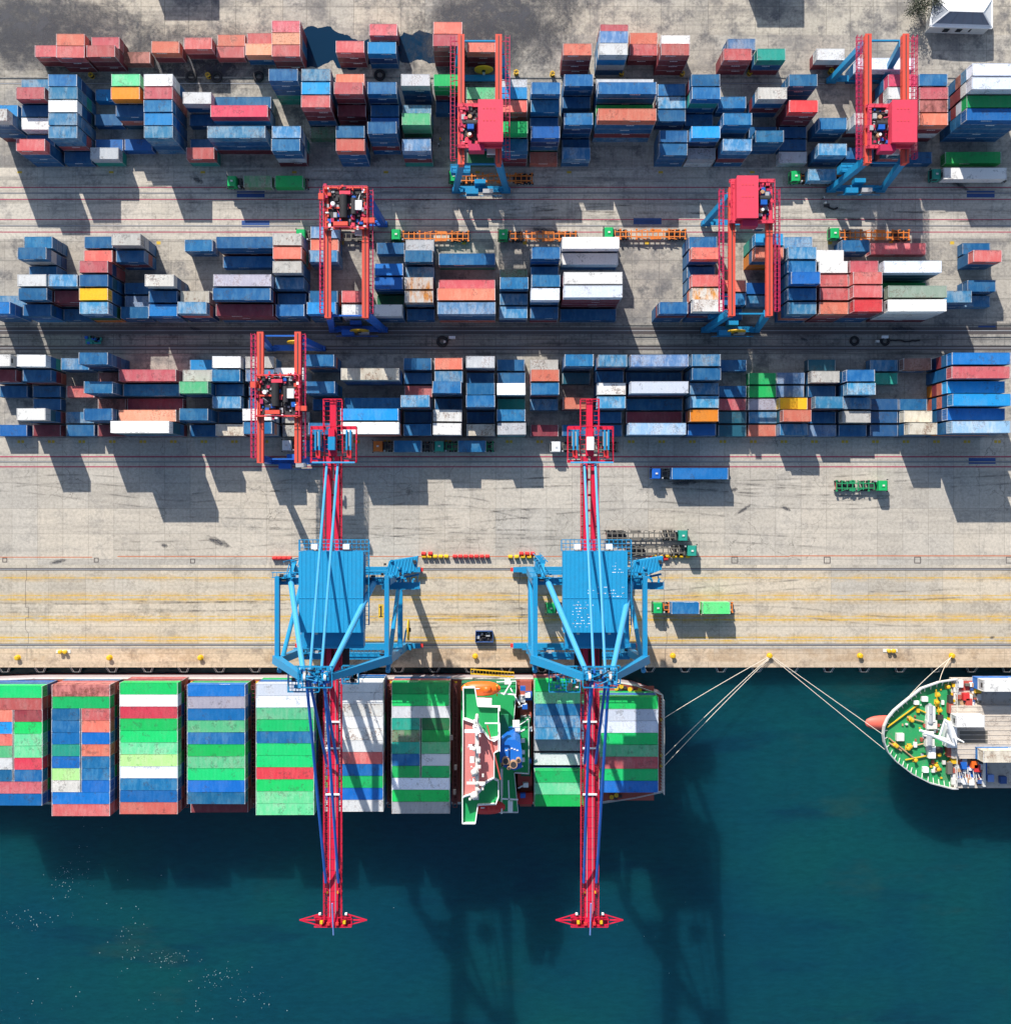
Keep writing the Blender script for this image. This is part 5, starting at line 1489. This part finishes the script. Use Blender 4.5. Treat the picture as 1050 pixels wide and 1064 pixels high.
b.tube((X, Y, zf + 2.6), (X, Y, zf + 8), .3, M['white'], 8, .15)
s2b(b, 'foremast')
zc = zf + 1.4
b = MB()
x0 = b2(585, 0, zf)[0]
b.box(x0 - .5, 240, yS - .12, yN + .12, zf - .9, zf + .03, M['hatch'])
b.box(b2(600, 0, zf)[0], b2(760, 0, zf)[0], b2(0, 305, zf)[1], b2(0, 252, zf)[1], zf + .03, zf + .1, M['hull_red'])
b.box(b2(600, 0, zf)[0], b2(770, 0, zf)[0], b2(0, 790, zf)[1], b2(0, 690, zf)[1], zf + .02, zf + .1, M['blue'])
s2b(b, 'main_deck')
b = MB()
b.box(b2(575, 0, zc)[0], 240, b2(0, 680, zc)[1], b2(0, 390, zc)[1], zf + .02, zc, M['hatch'])
for k in range(12):
    yy = b2(0, 395 + k * 26, zc)[1]; b.box(b2(577, 0, zc)[0], 239, yy - .06, yy + .06, zc, zc + .08, M['hatch'])
b.box(b2(620, 0, zc)[0], b2(775, 0, zc)[0], b2(0, 600, zc)[1], b2(0, 530, zc)[1], zc, zc + .02, M['chgrey'])
s2b(b, 'hatch_cover')
b = MB()
for k in range(9): b.beam((*b2(600 + 15 * k, 700 + (k % 3) * 30, zf + .6), zf + .6), (*b2(610 + 15 * k, 790 + (k % 2) * 20, zf + .6), zf + .6), .2, .2, M['offwhite'])
for x, y, m in ((700, 715, 'lifeboat'), (715, 735, 'red'), (640, 720, 'royal'), (745, 690, 'dark'), (655, 340, 'red'), (670, 370, 'hull_red'), (720, 300, 'yellow'), (600, 400, 'chgrey'), (590, 690, 'yellow'), (745, 620, 'orange'), (860, 800, 'line_blue'), (790, 790, 'stay')):
    b.cbox(*b2(x, y, zf + .8), zf + .6, 1.3, 1.5, 1.1, M[m])
rr = random.Random(41)
for k in range(90):
    x = rr.uniform(598, 745); y = rr.choice([rr.uniform(262, 385), rr.uniform(690, 820)]); q = rr.uniform(.3, 1.1)
    b.cbox(*b2(x, y, zf + .6), zf + .1 + q * .35, q, q * rr.uniform(.5, 1.8), q * .7, rr.choice([M['offwhite'], M['steel'], M['chgrey'], M['deck_oxide'], M['dark'], M['tan'], M['white'], M['line_blue']]))
for k in range(40):
    q = rr.uniform(.3, 1.0); b.cbox(*b2(rr.uniform(560, 600), rr.uniform(260, 830), zf + .6), zf + .1 + q * .35, q, q * rr.uniform(.5, 1.8), q * .7, rr.choice([M['offwhite'], M['steel'], M['yellow'], M['deck_oxide'], M['dark']]))
b.rail([(*b2(590, 250, zf), zf), (*b2(590, 830, zf), zf)], 1.4, M['offwhite'], 1.4, .12)
b.box(b2(590, 0, zf)[0] - .3, b2(590, 0, zf)[0] + .3, b2(0, 830, zf)[1], b2(0, 250, zf)[1], zf + .02, zf + .5, M['offwhite'])
b.box(b2(742, 0, zf)[0] - .2, b2(742, 0, zf)[0] + .3, b2(0, 830, zf)[1], b2(0, 690, zf)[1], zf + .02, zf + 1.2, M['offwhite'])
s2b(b, 'deck_fittings')


def ship2_container(x, y, tiers, code, L, label, z0):
    X, Y = b2(x, y, z0 + tiers * TIER)
    for k in range(1, tiers): lite2.append((X + LEN[L] / 2, Y - CWD / 2 , z0 + TIER * (k - 1), L, 'V'))
    o = bpy.data.objects.new(SIZE[L] + '_container', template(L, code)); C.objects.link(o)
    o.location = (X + LEN[L] / 2, Y - CWD / 2, z0 + TIER * (tiers - 1)); tag(o, label, 'container', 'containers aboard the second ship')


lite2 = []
ship2_container(752, 248, 2, 'F', 40, 'white container on a blue one by the quay-side rail of the green-decked ship', zf + .05)
ship2_container(600, 445, 1, 'F', 20, 'white short container alone on the weathered hatch of the green-decked ship', zc + .1)
ship2_container(752, 640, 2, 'q', 40, 'dirty cream long container on a blue one, seaward side of the green-decked ship', zf + .05)
for k, (x, y, z, L, code) in enumerate(lite2):
    o = bpy.data.objects.new(SIZE[L] + '_container', template(L, code)); C.objects.link(o); o.location = (x, y, z)
    tag(o, ('blue long container under the white one, quay side of the green-decked ship', 'blue long container under the dirty cream one, seaward side of the green-decked ship')[k], 'container', 'containers aboard the second ship')


# ------------------------------------------------------------------ mooring lines, bollards, fenders
def bollard(px, py, label):
    x, y = P(px, py, .4)
    b = MB(); b.lathe((0, 0, 0), [(.95, 0), (.95, .08), (.62, .12), (.55, .6), (.75, .85), (.82, 1.0), (.6, 1.15), (.2, 1.2)], M['yellow'], 18)
    b.cbox(.25, .3, 1.05, .5, .5, .35, M['yellow'])
    o = b.build('mooring_bollard', loc=(x, y, 0.003)); o.scale = (.66, .66, .8); tag(o, label, 'bollard', 'yellow bollards along the quay edge')
    return Vector((x, y, .7))


BPX = [(18, 683.5, 'leftmost of all'), (113.5, 683.5, 'second from the left end'), (208, 683.5, 'third from the left end'), (493.5, 682, 'between the two quay cranes'),
       (699, 681.5, 'just right of the right quay crane'), (799.5, 681.5, 'holding four ropes'), (893.5, 681.5, 'bare, near the green-decked ship'), (989, 681.5, 'rightmost, with two ropes to the green-decked ship')]
BO = [bollard(px, py, 'yellow mooring bollard, ' + d) for px, py, d in BPX]


def rope(a, c, label, sag=.8):
    a, c = Vector(a), Vector(c); b = MB(); n = 14; pts = []
    for i in range(n + 1):
        f = i / n; q = a.lerp(c, f); q.z -= sag * 4 * f * (1 - f); pts.append(q)
    b.path(pts, .065, M['rope'], 6)
    tag(b.build('mooring_rope', loc=(0, 0, 0)), label, 'rope', 'mooring ropes')


zr = zd + .7
rope(BO[5], (*P(688.5, 747, zr), zr), 'pale mooring rope to the stern, topmost of its three')
rope(BO[5] + Vector((.1, 0, 0)), (*P(688.5, 787.5, zr), zr), 'pale mooring rope to the stern, middle of its three')
rope(BO[5] + Vector((.2, -.1, .1)), (*P(689, 797, zr), zr), 'pale mooring rope to the stern, lowest of its three')
zr = zf + 1.0
rope(BO[5] + Vector((.3, 0, 0)), (*b2(190, 545, zr), zr), 'pale rope to the green-decked bow, upper of the parallel pair')
rope(BO[5] + Vector((.2, -.2, .1)), (*b2(206, 632, zr), zr), 'pale rope to the green-decked bow, lower of the parallel pair')
rope(BO[7], (*b2(345, 333, zr), zr), 'pale rope from rightmost bollard to the bow rail, the longer one')
rope(BO[7] + Vector((-.2, 0, 0)), (*b2(510, 252, zr), zr), 'short pale rope from rightmost bollard straight down to the ship')

fb = MB()
fb.box(-.8, .8, -.3, 0, -2.2, -.3, M['black'])
for s_ in (-1, 1):
    fb.beam((s_ * 1.05, -.05, -.35), (s_ * .5, -1.15, -.75), .09, .09, M['offwhite'])
    fb.beam((s_ * 1.35, -.05, -.35), (s_ * .8, -1.15, -.75), .07, .07, M['steel'])
fb.box(-.6, .6, -1.3, -1.1, -2.6, -.85, M['black']); fb.box(-.45, .45, -1.16, -1.1, -.84, -.72, M['steel'])
fb.tube((0, -.3, -1.5), (0, -1.1, -1.5), .42, M['black'], 10)
f0 = fb.build('fender'); first = True
for k in range(30):
    px = 3.4 + 37.3 * k
    if px > 1055: break
    o = f0 if k == 0 else f0.copy()
    if k: C.objects.link(o)
    o.location = (PX(px), YQ - .004, -.05)
    tag(o, 'black rubber fender with pale V-shaped frame on the quay face above the water', 'fender', 'fenders along the quay face')
# floating foam flecks on the water
b = MB(); rr = random.Random(11)
for cxp, cyp, sx2, sy2, n in ((35, 957, 30, 10, 40), (70, 915, 25, 14, 40), (85, 880, 14, 30, 16), (135, 980, 12, 28, 34), (185, 995, 22, 10, 44), (225, 1015, 28, 10, 46), (260, 1035, 30, 14, 26), (90, 930, 60, 40, 30), (40, 1040, 40, 20, 16), (200, 1050, 60, 14, 18), (620, 1000, 300, 60, 8)):
    for k in range(n):
        x, y = P(rr.gauss(cxp, sx2 * .6), rr.gauss(cyp, sy2 * .6), WZ); s_ = rr.uniform(.03, .11)
        m = 5; b.add([(x + s_ * math.cos(2 * PI * i / m) * rr.uniform(.6, 1.3), y + s_ * math.sin(2 * PI * i / m) * rr.uniform(.6, 1.3), WZ + .03) for i in range(m)], [tuple(range(m))], M['foam'])
tag(b.build('foam'), 'white foam flecks drifting on the harbour water', 'foam', kind='stuff')
# ------------------------------------------------------------------ trucks
WHEEL = None


def truck(px, py, d, cab, ch, tl, label, wide=2.35, name='container_truck', cabstyle='flat', outrig=True, seat=1.45):
    """cab centre at pixel; d = -1 cab faces left, +1 right; tl = trailer length"""
    global WHEEL
    x, y = P(px, py, 2.6)
    r = empty(name, (x, y, 0.004), 0 if d > 0 else PI, label, 'truck', 'trucks and trailers in the terminal')
    b = MB()
    pr = [(-1.05, .75), (1.0, .75), (1.15, 1.2), (1.1, 1.75), (.85, 2.75), (.6, 2.95), (-.85, 2.95), (-1.05, 2.75)]
    hw = 1.15
    n = len(pr)
    vs = [(a, -hw * (1 if z < 2 else .93), z) for a, z in pr] + [(a, hw * (1 if z < 2 else .93), z) for a, z in pr]
    b.add(vs, [tuple(range(n)), tuple(range(n, 2 * n))[::-1]] + [((i + 1) % n, i, n + i, n + (i + 1) % n) for i in range(n)], M[cab])
    b.box(-.5, .2, -.4, .4, 2.94, 3.02, M[cab]); b.cbox(-.1, 0, 3.05, .5, .35, .12, M['offwhite'])
    b.build('cab', r)
    b = MB(); b.add([(1.125, -.98, 1.8), (1.125, .98, 1.8), (.905, .92, 2.66), (.905, -.92, 2.66)], [(0, 1, 2, 3)], M['glass'])
    for s_ in (-1, 1): b.add([(.75, s_ * 1.13, 1.8), (-.4, s_ * 1.13, 1.8), (-.4, s_ * 1.085, 2.6), (.6, s_ * 1.085, 2.6)], [(0, 1, 2, 3)], M['glass'])
    b.build('windscreen', r)
    b = MB()
    for s_ in (-1, 1): b.box(.9, 1.15, s_ * 1.2, s_ * 1.42, 1.9, 2.35, M['dark'])
    b.build('mirror', r)
    b = MB()
    for s_ in (-1, 1): b.box(-4.4, 1.0, s_ * .38, s_ * .55, .62, .9, M['dark'])
    b.box(-1.9, -1.15, -1.1, 1.1, .6, 1.3, M['dark']); b.tube((-2.4, 0, .9), (-2.4, 0, 1.25), .5, M['dark'], 12); b.cbox(-1.5, .95, 1.7, .3, .3, 1.6, M['steel'])
    b.build('chassis', r)
    if WHEEL is None:
        w_ = MB(); w_.tube((0, -.15, 0), (0, .15, 0), .5, M['black'], 16); w_.tube((0, -.17, 0), (0, .17, 0), .25, M['steel'], 10); WHEEL = w_.mesh('wheel')
    ax = [.15, -2.6, -3.8] + [-(2.6 + tl - 1.2 - 1.35 * k) for k in range(3)]
    for a in ax:
        for s_ in (-1, 1):
            o = bpy.data.objects.new('wheel', WHEEL); C.objects.link(o); o.parent = r; o.location = (a, s_ * .98, .5)
    b = MB(); m = M[ch]; x1, x0 = -1.55, -1.55 - tl
    for s_ in (-1, 1):
        b.box(x0, x1, s_ * .42, s_ * .62, 1.02, 1.32, m)
    n = max(4, int(tl / 1.15))
    for k in range(n + 1):
        xx = x0 + tl * k / n
        ww = wide / 2 if outrig and k % 3 == 0 else .95
        b.box(xx - .1, xx + .1, -ww, ww, 1.1, 1.34, m)
        if ww > 1:
            for s_ in (-1, 1): b.box(xx - .22, xx + .22, s_ * (ww - .25), s_ * ww, 1.1, 1.44, m)
    for f0, f1 in ((.12, .34), (.55, .72)):
        for s_ in (-1, 1): b.beam((x0 + tl * f0, s_ * wide / 2 * .95, 1.25), (x0 + tl * f1, s_ * .5, 1.25), .14, .16, m)
    for s_ in (-1, 1): b.box(x0 + tl * .34, x0 + tl * .5, s_ * .62, s_ * wide / 2 * .92, 1.2, 1.3, m)
    b.box(x0 - .08, x0, -1.1, 1.1, .6, .9, M['red']); b.box(x0 + .4, x0 + 4.2, -.9, .9, .55, .62, M['dark'])
    for s_ in (-1, 1): b.box(x1 - 3.2, x1 - 3.0, s_ * .7, s_ * .9, .2, 1.1, M['steel'])
    b.build('trailer', r)
    return r


truck(240.5, 188.3, -1, 'green', 'chgrey', 14.6, 'green truck carrying a grimy green and a bright green container on the yard road')
load(253, 188.2, 20, 'n', 'grimy mint container directly behind the green cab on the yard road')
load(285.5, 188.2, 20, 'H', 'vivid green short container at the rear of the truck on the yard road')
truck(411, 243.6, -1, 'green', 'orange', 14.2, 'green truck with empty orange trailer, leftmost of the row of orange trailers')
truck(522.3, 243.6, -1, 'green', 'orange', 14.4, 'green truck with empty orange trailer above the white refrigerated containers, middle of its row')
truck(632, 241.5, -1, 'green', 'orange', 15.4, 'green truck with empty orange trailer whose cab peeks out past the cream refrigerated container')
truck(866.5, 242.3, -1, 'green', 'orange', 15.2, 'green truck with empty orange trailer at the right, above the long red container')
truck(826, 183, -1, 'green', 'orange', 9.0, 'green truck with orange hitch carrying one faded blue container behind the rear block')
load(839.5, 181.3, 20, 'L', 'faded blue short container on the truck below the rear block')
truck(471, 183, -1, 'green', 'orange', 15.6, 'green truck with empty trailer parked under the rear block crane')
truck(972, 181, -1, 'teal', 'chgrey', 14.2, 'dark teal truck pulling a long white box at the far right of the yard road')
load(980, 180, 40, 'F', 'long white box on the teal truck at the right end of the yard road', sx=1.12)
truck(392, 463.6, -1, 'orange', 'chgrey', 10.0, 'orange-cabbed truck with a blue container in the shade of the front block')
load(408.7, 463.6, 20, 'B', 'blue short container carried by the orange-cabbed truck')
truck(455.8, 463.6, -1, 'teal', 'chgreen', 10.2, 'green-cabbed truck with a blue container in the shade, right of the orange-cabbed one')
load(475.6, 463.6, 20, 'B', 'blue short container carried by the shaded green-cabbed truck')
truck(577.2, 464, -1, 'white', 'chgrey', 12.0, 'white-cabbed truck half hidden under the right quay crane tail')
truck(297.3, 462.8, -1, 'white', 'chgrey', 10.0, 'white-cabbed truck inside the front block yard crane')
load(314.6, 463.2, 20, 'B', 'blue short container carried by the white-cabbed truck at the yard crane')
truck(681.2, 492, -1, 'blue', 'chgrey', 14.4, 'blue truck with long blue container crossing the main road')
load(697.7, 492, 40, 'V', 'long bright blue container on the blue truck crossing the main road')
truck(917.5, 504.5, 1, 'green', 'chgreen', 8.2, 'short empty green truck facing right alone on the sunlit main road', wide=2.5)
truck(710, 556.5, 1, 'teal', 'chgrey', 15.0, 'teal-cabbed truck with empty grey trailer, upper of the pair beside the right quay crane')
truck(719.3, 572.3, 1, 'teal', 'chgrey', 12.8, 'teal-cabbed truck with empty grey trailer, lower of the pair beside the right quay crane')
truck(571.8, 632, -1, 'green', 'chgrey', 14.0, 'green truck under the right quay crane, its trailer hidden by the machinery house')
truck(682.8, 631.8, -1, 'green', 'orange', 15.0, 'green truck carrying a blue and a mint container on the quay')
load(697.3, 632, 20, 'B', 'blue short container just behind the green cab on the quay')
load(729.4, 632, 20, 'j', 'light green short container at the rear of the quay truck')
truck(312, 243.5, -1, 'green', 'chgrey', 14.0, 'green truck mostly hidden behind the middle block stacks near the open-trolley crane')

# ------------------------------------------------------------------ small things on the paving
def barrier_mesh(m):
    b = MB()
    pr = [(-.42, 0), (.42, 0), (.36, .25), (.16, .5), (.14, 1.0), (-.14, 1.0), (-.16, .5), (-.36, .25)]
    n = len(pr)
    vs = [(-.46, y, z) for y, z in pr] + [(.46, y, z) for y, z in pr]
    b.add(vs, [tuple(range(n)), tuple(range(n, 2 * n))[::-1]] + [((i + 1) % n, i, n + i, n + (i + 1) % n) for i in range(n)], M[m])
    return b.mesh('traffic_barrier')


BM = {'yellow': barrier_mesh('yellow'), 'red': barrier_mesh('red')}
for col, x0, x1, y, n, where in (('yellow', 440.5, 463.5, 578.3, 5, 'left of the gap between the quay cranes'), ('red', 440, 447, 575.3, 2, 'set behind the yellow barriers between the quay cranes'),
                                 ('red', 472.5, 506, 578.2, 7, 'in the long red row between the quay cranes'), ('yellow', 530, 556, 578.6, 5, 'just left of the right quay crane'), ('red', 541.5, 553, 575.3, 3, 'set behind the yellow barriers by the right quay crane'),
                                 ('red', 285.5, 300.5, 580, 4, 'left of the left quay crane'), ('yellow', 679, 714, 578, 6, 'in front of the parked empty trailers'), ('red', 677, 691, 580.6, 3, 'beside the electrical room of the right crane')):
    for k in range(n):
        o = bpy.data.objects.new('traffic_barrier', BM[col]); C.objects.link(o)
        o.location = (*P(x0 + (x1 - x0) * k / max(1, n - 1), y), .013); o.rotation_euler = (0, 0, rnd.uniform(-.1, .1))
        tag(o, f'{col} plastic traffic barrier {where}', 'barrier', f'{col} barriers {where}')

b = MB()      # dark skip on the quay
b.prism([(-2.3, -1.4), (2.3, -1.4), (2.1, 1.4), (-2.2, 1.4)], 0.1, 0.25, M['dark'])
for a, c in (((-2.3, -1.4), (2.3, -1.4)), ((2.3, -1.4), (2.1, 1.4)), ((2.1, 1.4), (-2.2, 1.4)), ((-2.2, 1.4), (-2.3, -1.4))): b.beam((*a, .8), (*c, .8), .14, 1.4, M['t'] if 't' in M else M['line_blue'])
for k in range(12): b.cbox(rnd.uniform(-1.8, 1.8), rnd.uniform(-1, 1), .55, rnd.uniform(.4, 1.2), rnd.uniform(.3, .9), .6, rnd.choice([M['line_blue'], M['dark'], M['steel']]))
o = b.build('skip', loc=(*P(503, 661.5, 1), .004)); o.scale = (.85, .85, .9)
tag(o, 'dark open skip full of gear on the quay between the cranes', 'skip')

RINGS = [(199, 80, .95, 'black tyre ring behind the rear block, left of two by the yellow drum'), (225.5, 80.5, .95, 'black tyre ring behind the rear block, right of the yellow drum'), (268.8, 80, .9, 'black tyre ring alone on the shaded rear paving'),
         (394.5, 78.5, .95, 'black tyre ring beside the puddle behind the rear block'), (459.5, 355, .95, 'large black tyre ring with white bits beside it on the track strip'), (887, 354.3, .8, 'large black tyre ring on the track strip, left of the white bits'),
         (918.8, 354.3, .8, 'large black tyre ring on the track strip, at the start of a dark hose')]
for px, py, rr_, lb in RINGS:
    b = MB(); b.torus((0, 0, rr_ * .36), rr_, rr_ * .36, M['black'], 20, 8)
    tag(b.build('tyre', loc=(*P(px, py), .012)), lb, 'tyre')
b = MB(); rr = random.Random(4)
pts = [(922, 354)] + [(924 + k * 2.6, 354.2 + rr.uniform(-.9, .9)) for k in range(13)]
b.path([(*P(x, y), .16) for x, y in pts], .15, M['black'], 6)
tag(b.build('hose', loc=(0, 0, 0.02)), 'dark rubber hose lying along the track strip right of the tyre rings', 'hose')
for px, py, lb in ((217, 79.5, 'yellow cable drum between two black tyre rings'), (96, 79.5, 'pale yellow cable drum behind the leftmost tall stack'), (536, 76.5, 'yellow cable drum behind the rear block, just right of its left crane'), (573.5, 78, 'yellow cable drum left of the tall orange-red stack'),
                   (645, 77.5, 'yellow cable drum below the white-topped loose stack'), (708, 77.7, 'pale cable drum at the foot of the red stack by the teal one'), (778, 76.7, 'yellow cable drum in front of the teal loose container'), (862, 75, 'yellow cable drum at the foot of the rightmost crane leg')):
    b = MB(); b.tube((0, 0, 0), (0, 0, .14), .55, M['yellow'], 16); b.tube((0, 0, .14), (0, 0, 1.0), .45, M['dark'], 12); b.tube((0, 0, 1.0), (0, 0, 1.14), .55, M['yellow'], 16)
    for k in range(6): b.beam((0, 0, 1.17), (  .5 * math.cos(k), .5 * math.sin(k), 1.17), .08, .05, M['dark'])
    tag(b.build('cable_drum', loc=(*P(px, py), .02)), lb, 'cable drum')
for px, py, lb in ((66, 677, 'yellow bollard pair with worn base at the left end of the quay edge'), (924.5, 676, 'yellow rope hook on a pale pad at the quay edge, right')):
    b = MB(); b.box(-1.6, 1.6, -.35, .35, 0, .1, M['offwhite'])
    for xx in (-.5, .6): b.lathe((xx, 0, .1), [(.36, 0), (.3, .5), (.45, .8), (.2, .9)], M['yellow'], 12)
    b.beam((-.4, .1, .4), (.5, -.4, .4), .2, .2, M['yellow'])
    tag(b.build('rope_hook', loc=(*P(px, py), .004)), lb, 'rope hook')
for px, py, lb in ((462, 353.5, 'white boxy pump unit beside the large tyre ring on the track strip'), (910, 353, 'white pump unit between two tyre rings on the track strip')):
    b = MB(); b.cbox(.8, .5, .5, 1.4, .6, .9, M['white']); b.cbox(-.7, -.4, .3, .8, .5, .6, M['offwhite']); b.tube((-.4, -.3, .3), (.6, .4, .4), .12, M['dark'], 6)
    tag(b.build('pump_unit', loc=(*P(px + 4, py), .02)), lb, 'pump')
b = MB()
for k in range(14): b.cbox(rnd.uniform(-1.6, 1.6), rnd.uniform(-.7, .7), .3, rnd.uniform(.3, .9), rnd.uniform(.2, .6), .5, rnd.choice([M['teal'], M['dark'], M['royal']]))
b.box(-1.7, 1.7, -.8, .8, .02, .08, M['teal'])
tag(b.build('pallet_load', loc=(*P(97, 353.5), .02)), 'teal tarped pallet load on the track strip at left', 'pallet load')


# people: one continuous body each, standing
def person(px, py, rz, shirt, label, lean=0.0):
    """a standing adult, arms hanging, built as one skinned surface"""
    J = [((0, 0, .93), .13, -1), ((0, .01, 1.15), .14, 0), ((0, .01, 1.36), .155, 1), ((0, .02, 1.49), .06, 2), ((0, .04, 1.62), .098, 3), ((0, .04, 1.73), .07, 4)]
    for s_ in (-1, 1):
        k = len(J)
        J += [((s_ * .17, 0, 1.42), .07, 2), ((s_ * .24, .02, 1.13), .05, k), ((s_ * .25, .12 + lean, .90), .04, k + 1), ((s_ * .25, .17 + lean, .80), .045, k + 2)]
        k = len(J)
        J += [((s_ * .10, 0, .84), .10, 0), ((s_ * .12, .03, .48), .07, k), ((s_ * .13, -.02, .09), .05, k + 1), ((s_ * .13, .14, .05), .045, k + 2)]
    me = bpy.data.meshes.new('person')
    me.from_pydata([j[0] for j in J], [(j[2], i) for i, j in enumerate(J) if j[2] >= 0], [])
    o = bpy.data.objects.new('person', me); C.objects.link(o)
    md = o.modifiers.new('skin', 'SKIN'); md.use_smooth_shade = True
    sk = me.skin_vertices[0].data if me.skin_vertices else None
    if sk is None:
        bpy.context.view_layer.objects.active = o
        sk = me.skin_vertices.new(name='skin').data
    for i, j in enumerate(J): sk[i].radius = (j[1], j[1]); sk[i].use_root = i == 0
    sd = o.modifiers.new('sub', 'SUBSURF'); sd.levels = 1; sd.render_levels = 1
    me.materials.append(M[shirt])
    o.location = (*P(px, py), .01); o.rotation_euler = (0, 0, rz)
    tag(o, label, 'person')
    b = MB(); b.lathe((0, .04, 1.66), [(.15, 0), (.14, .06), (.10, .13), (.03, .16)], M['white' if shirt != 'yellow' else 'yellow'], 12); b.build('hard_hat', o)
    return o


try:
    person(457.5, 146, .4, 'yellow', 'worker in hi-vis yellow standing in the empty lane by the rear crane')
    person(456, 152, 2.0, 'dark', 'worker in dark clothes beside the hi-vis one in the rear block lane')
    person(853.5, 207, 1.0, 'dark', 'worker in dark clothes and white helmet beside the far right crane foot')
    person(855.5, 212, 2.6, 'offwhite', 'worker in a pale shirt beside the far right crane foot')
except Exception as ex:
    print('PERSON', ex)
b = MB(); b.path([(*P(x, y), .15) for x, y in ((857, 213), (861, 216), (866, 217.5), (870, 216))], .2, M['black'], 6); b.cbox(*P(858, 214), .4, 1.0, .6, .7, M['dark'])
tag(b.build('hose_coil', loc=(0, 0, .02)), 'dark hose and pump lying on the road by the right crane foot', 'hose')

# ------------------------------------------------------------------ building and tree at the top right, warehouses beyond the frame
r = empty('hip_roof_building', (*P(998, 16), 0), 0, 'small hip-roofed building with grey and white roof panels at the upper right corner', 'building')
def hp(x, y, z): a = P(x, y, z); return (a[0] - r.location.x, a[1] - r.location.y, z)
ze, zrdg = 3.6, 5.6
b = MB(); e = [hp(966, 27, ze), hp(1030, 29, ze), hp(1030, -2, ze), hp(970, -4, ze)]
b.prism([(x * .96, y * .94) for x, y, z in e], 0, ze - .1, M['offwhite']); b.build('wall', r)
b = MB(); rg0, rg1 = hp(986, 11, zrdg), hp(1021, 12, zrdg)
b.add([e[0], e[1], rg1, rg0], [(0, 1, 2, 3)], M['roof_grey']); b.add([e[1], e[2], rg1], [(0, 1, 2)], M['roof_white'])
b.add([e[2], e[3], rg0, rg1], [(0, 1, 2, 3)], M['roof_white']); b.add([e[3], e[0], rg0], [(0, 1, 2)], M['roof_grey'])
b.add([(x, y, ze - .05) for x, y, z in e], [(3, 2, 1, 0)], M['offwhite'])
E0, E1, R0, R1 = (Vector(q) for q in (e[0], e[1], rg0, rg1))
def bl(u, v): return tuple((E0.lerp(E1, u)).lerp(R0.lerp(R1, u), v) + Vector((0, -.02, .03)))
b.add([bl(0, 0), bl(1, 0), bl(1, .2), bl(0, .2)], [(0, 1, 2, 3)], M['roof_white'])
for k in range(5): b.beam(bl(.1 + .2 * k, .2), bl(.1 + .2 * k, 1), .12, .06, M['roof_grey'])
for a, c in ((e[0], rg0), (e[1], rg1), (e[2], rg1), (e[3], rg0), (rg0, rg1)): b.beam((a[0], a[1], a[2] + .05), (c[0], c[1], c[2] + .05), .3, .12, M['roof_white'])
for a, c in ((e[0], e[1]), (e[1], e[2]), (e[2], e[3]), (e[3], e[0])): b.beam(a, c, .35, .3, M['white'])
b.build('roof', r)
for k in range(4):
    b = MB(); b.cbox(-4 + k * 2.8, hp(0, 28, ze)[1] * .94 - .03, 1.6, 1.2, .12, 1.4, M['glass']); b.build('window', r)

r = empty('tree', (*P(953, 13), 0), 0, 'dark leafless-looking bushy tree beside the hip-roofed building', 'tree')
b = MB(); rr = random.Random(9)
b.tube((0, 0, 0), (.1, .1, 2.4), .28, M['bark'], 8, .18)
tips = []
for k in range(16):
    a = rr.uniform(0, 6.28); l_ = rr.uniform(1.2, 3.4); z = rr.uniform(2.6, 5.2)
    q = (l_ * math.cos(a), l_ * 1.1 * math.sin(a), z); tips.append(q); b.tube((.1, .1, rr.uniform(1.6, 2.4)), q, .1, M['bark'], 5, .03)
b.build('trunk', r)
b = MB()
for k in range(2200):
    t_ = rr.choice(tips); q = Vector((rr.gauss(t_[0], .7), rr.gauss(t_[1], .7), max(1.2, rr.gauss(t_[2], .5))))
    a = Vector((rr.gauss(0, 1), rr.gauss(0, 1), rr.gauss(0, .6))).normalized() * rr.uniform(.1, .24); c = a.cross(Vector((rr.gauss(0, 1), rr.gauss(0, 1), rr.gauss(0, 1)))).normalized() * .1
    b.add([tuple(q - a), tuple(q + c), tuple(q + a), tuple(q - c)], [(0, 1, 2, 3)], M['leaf'])
b.build('crown', r)
for px0, px1, py, h_, lb in ((765, 812, -34, 8.8, 'grey flat-roofed shed just outside the frame above the rear road'), (150, 205, -40, 8.6, 'long grey flat-roofed shed outside the frame at upper left')):
    X0, X1, Y0 = PX(px0), PX(px1), PY(py)
    r = empty('shed', ((X0 + X1) / 2, Y0 + 6, 0), 0, lb, 'shed')
    w_ = (X1 - X0) / 2
    b = MB(); b.box(-w_, w_, -6, 14, 0, h_, M['roof_grey']); b.build('wall', r)
    b = MB(); b.box(-w_ - .2, w_ + .2, -6.2, 14.2, h_, h_ + .2, M['roof_white']); b.build('roof', r)
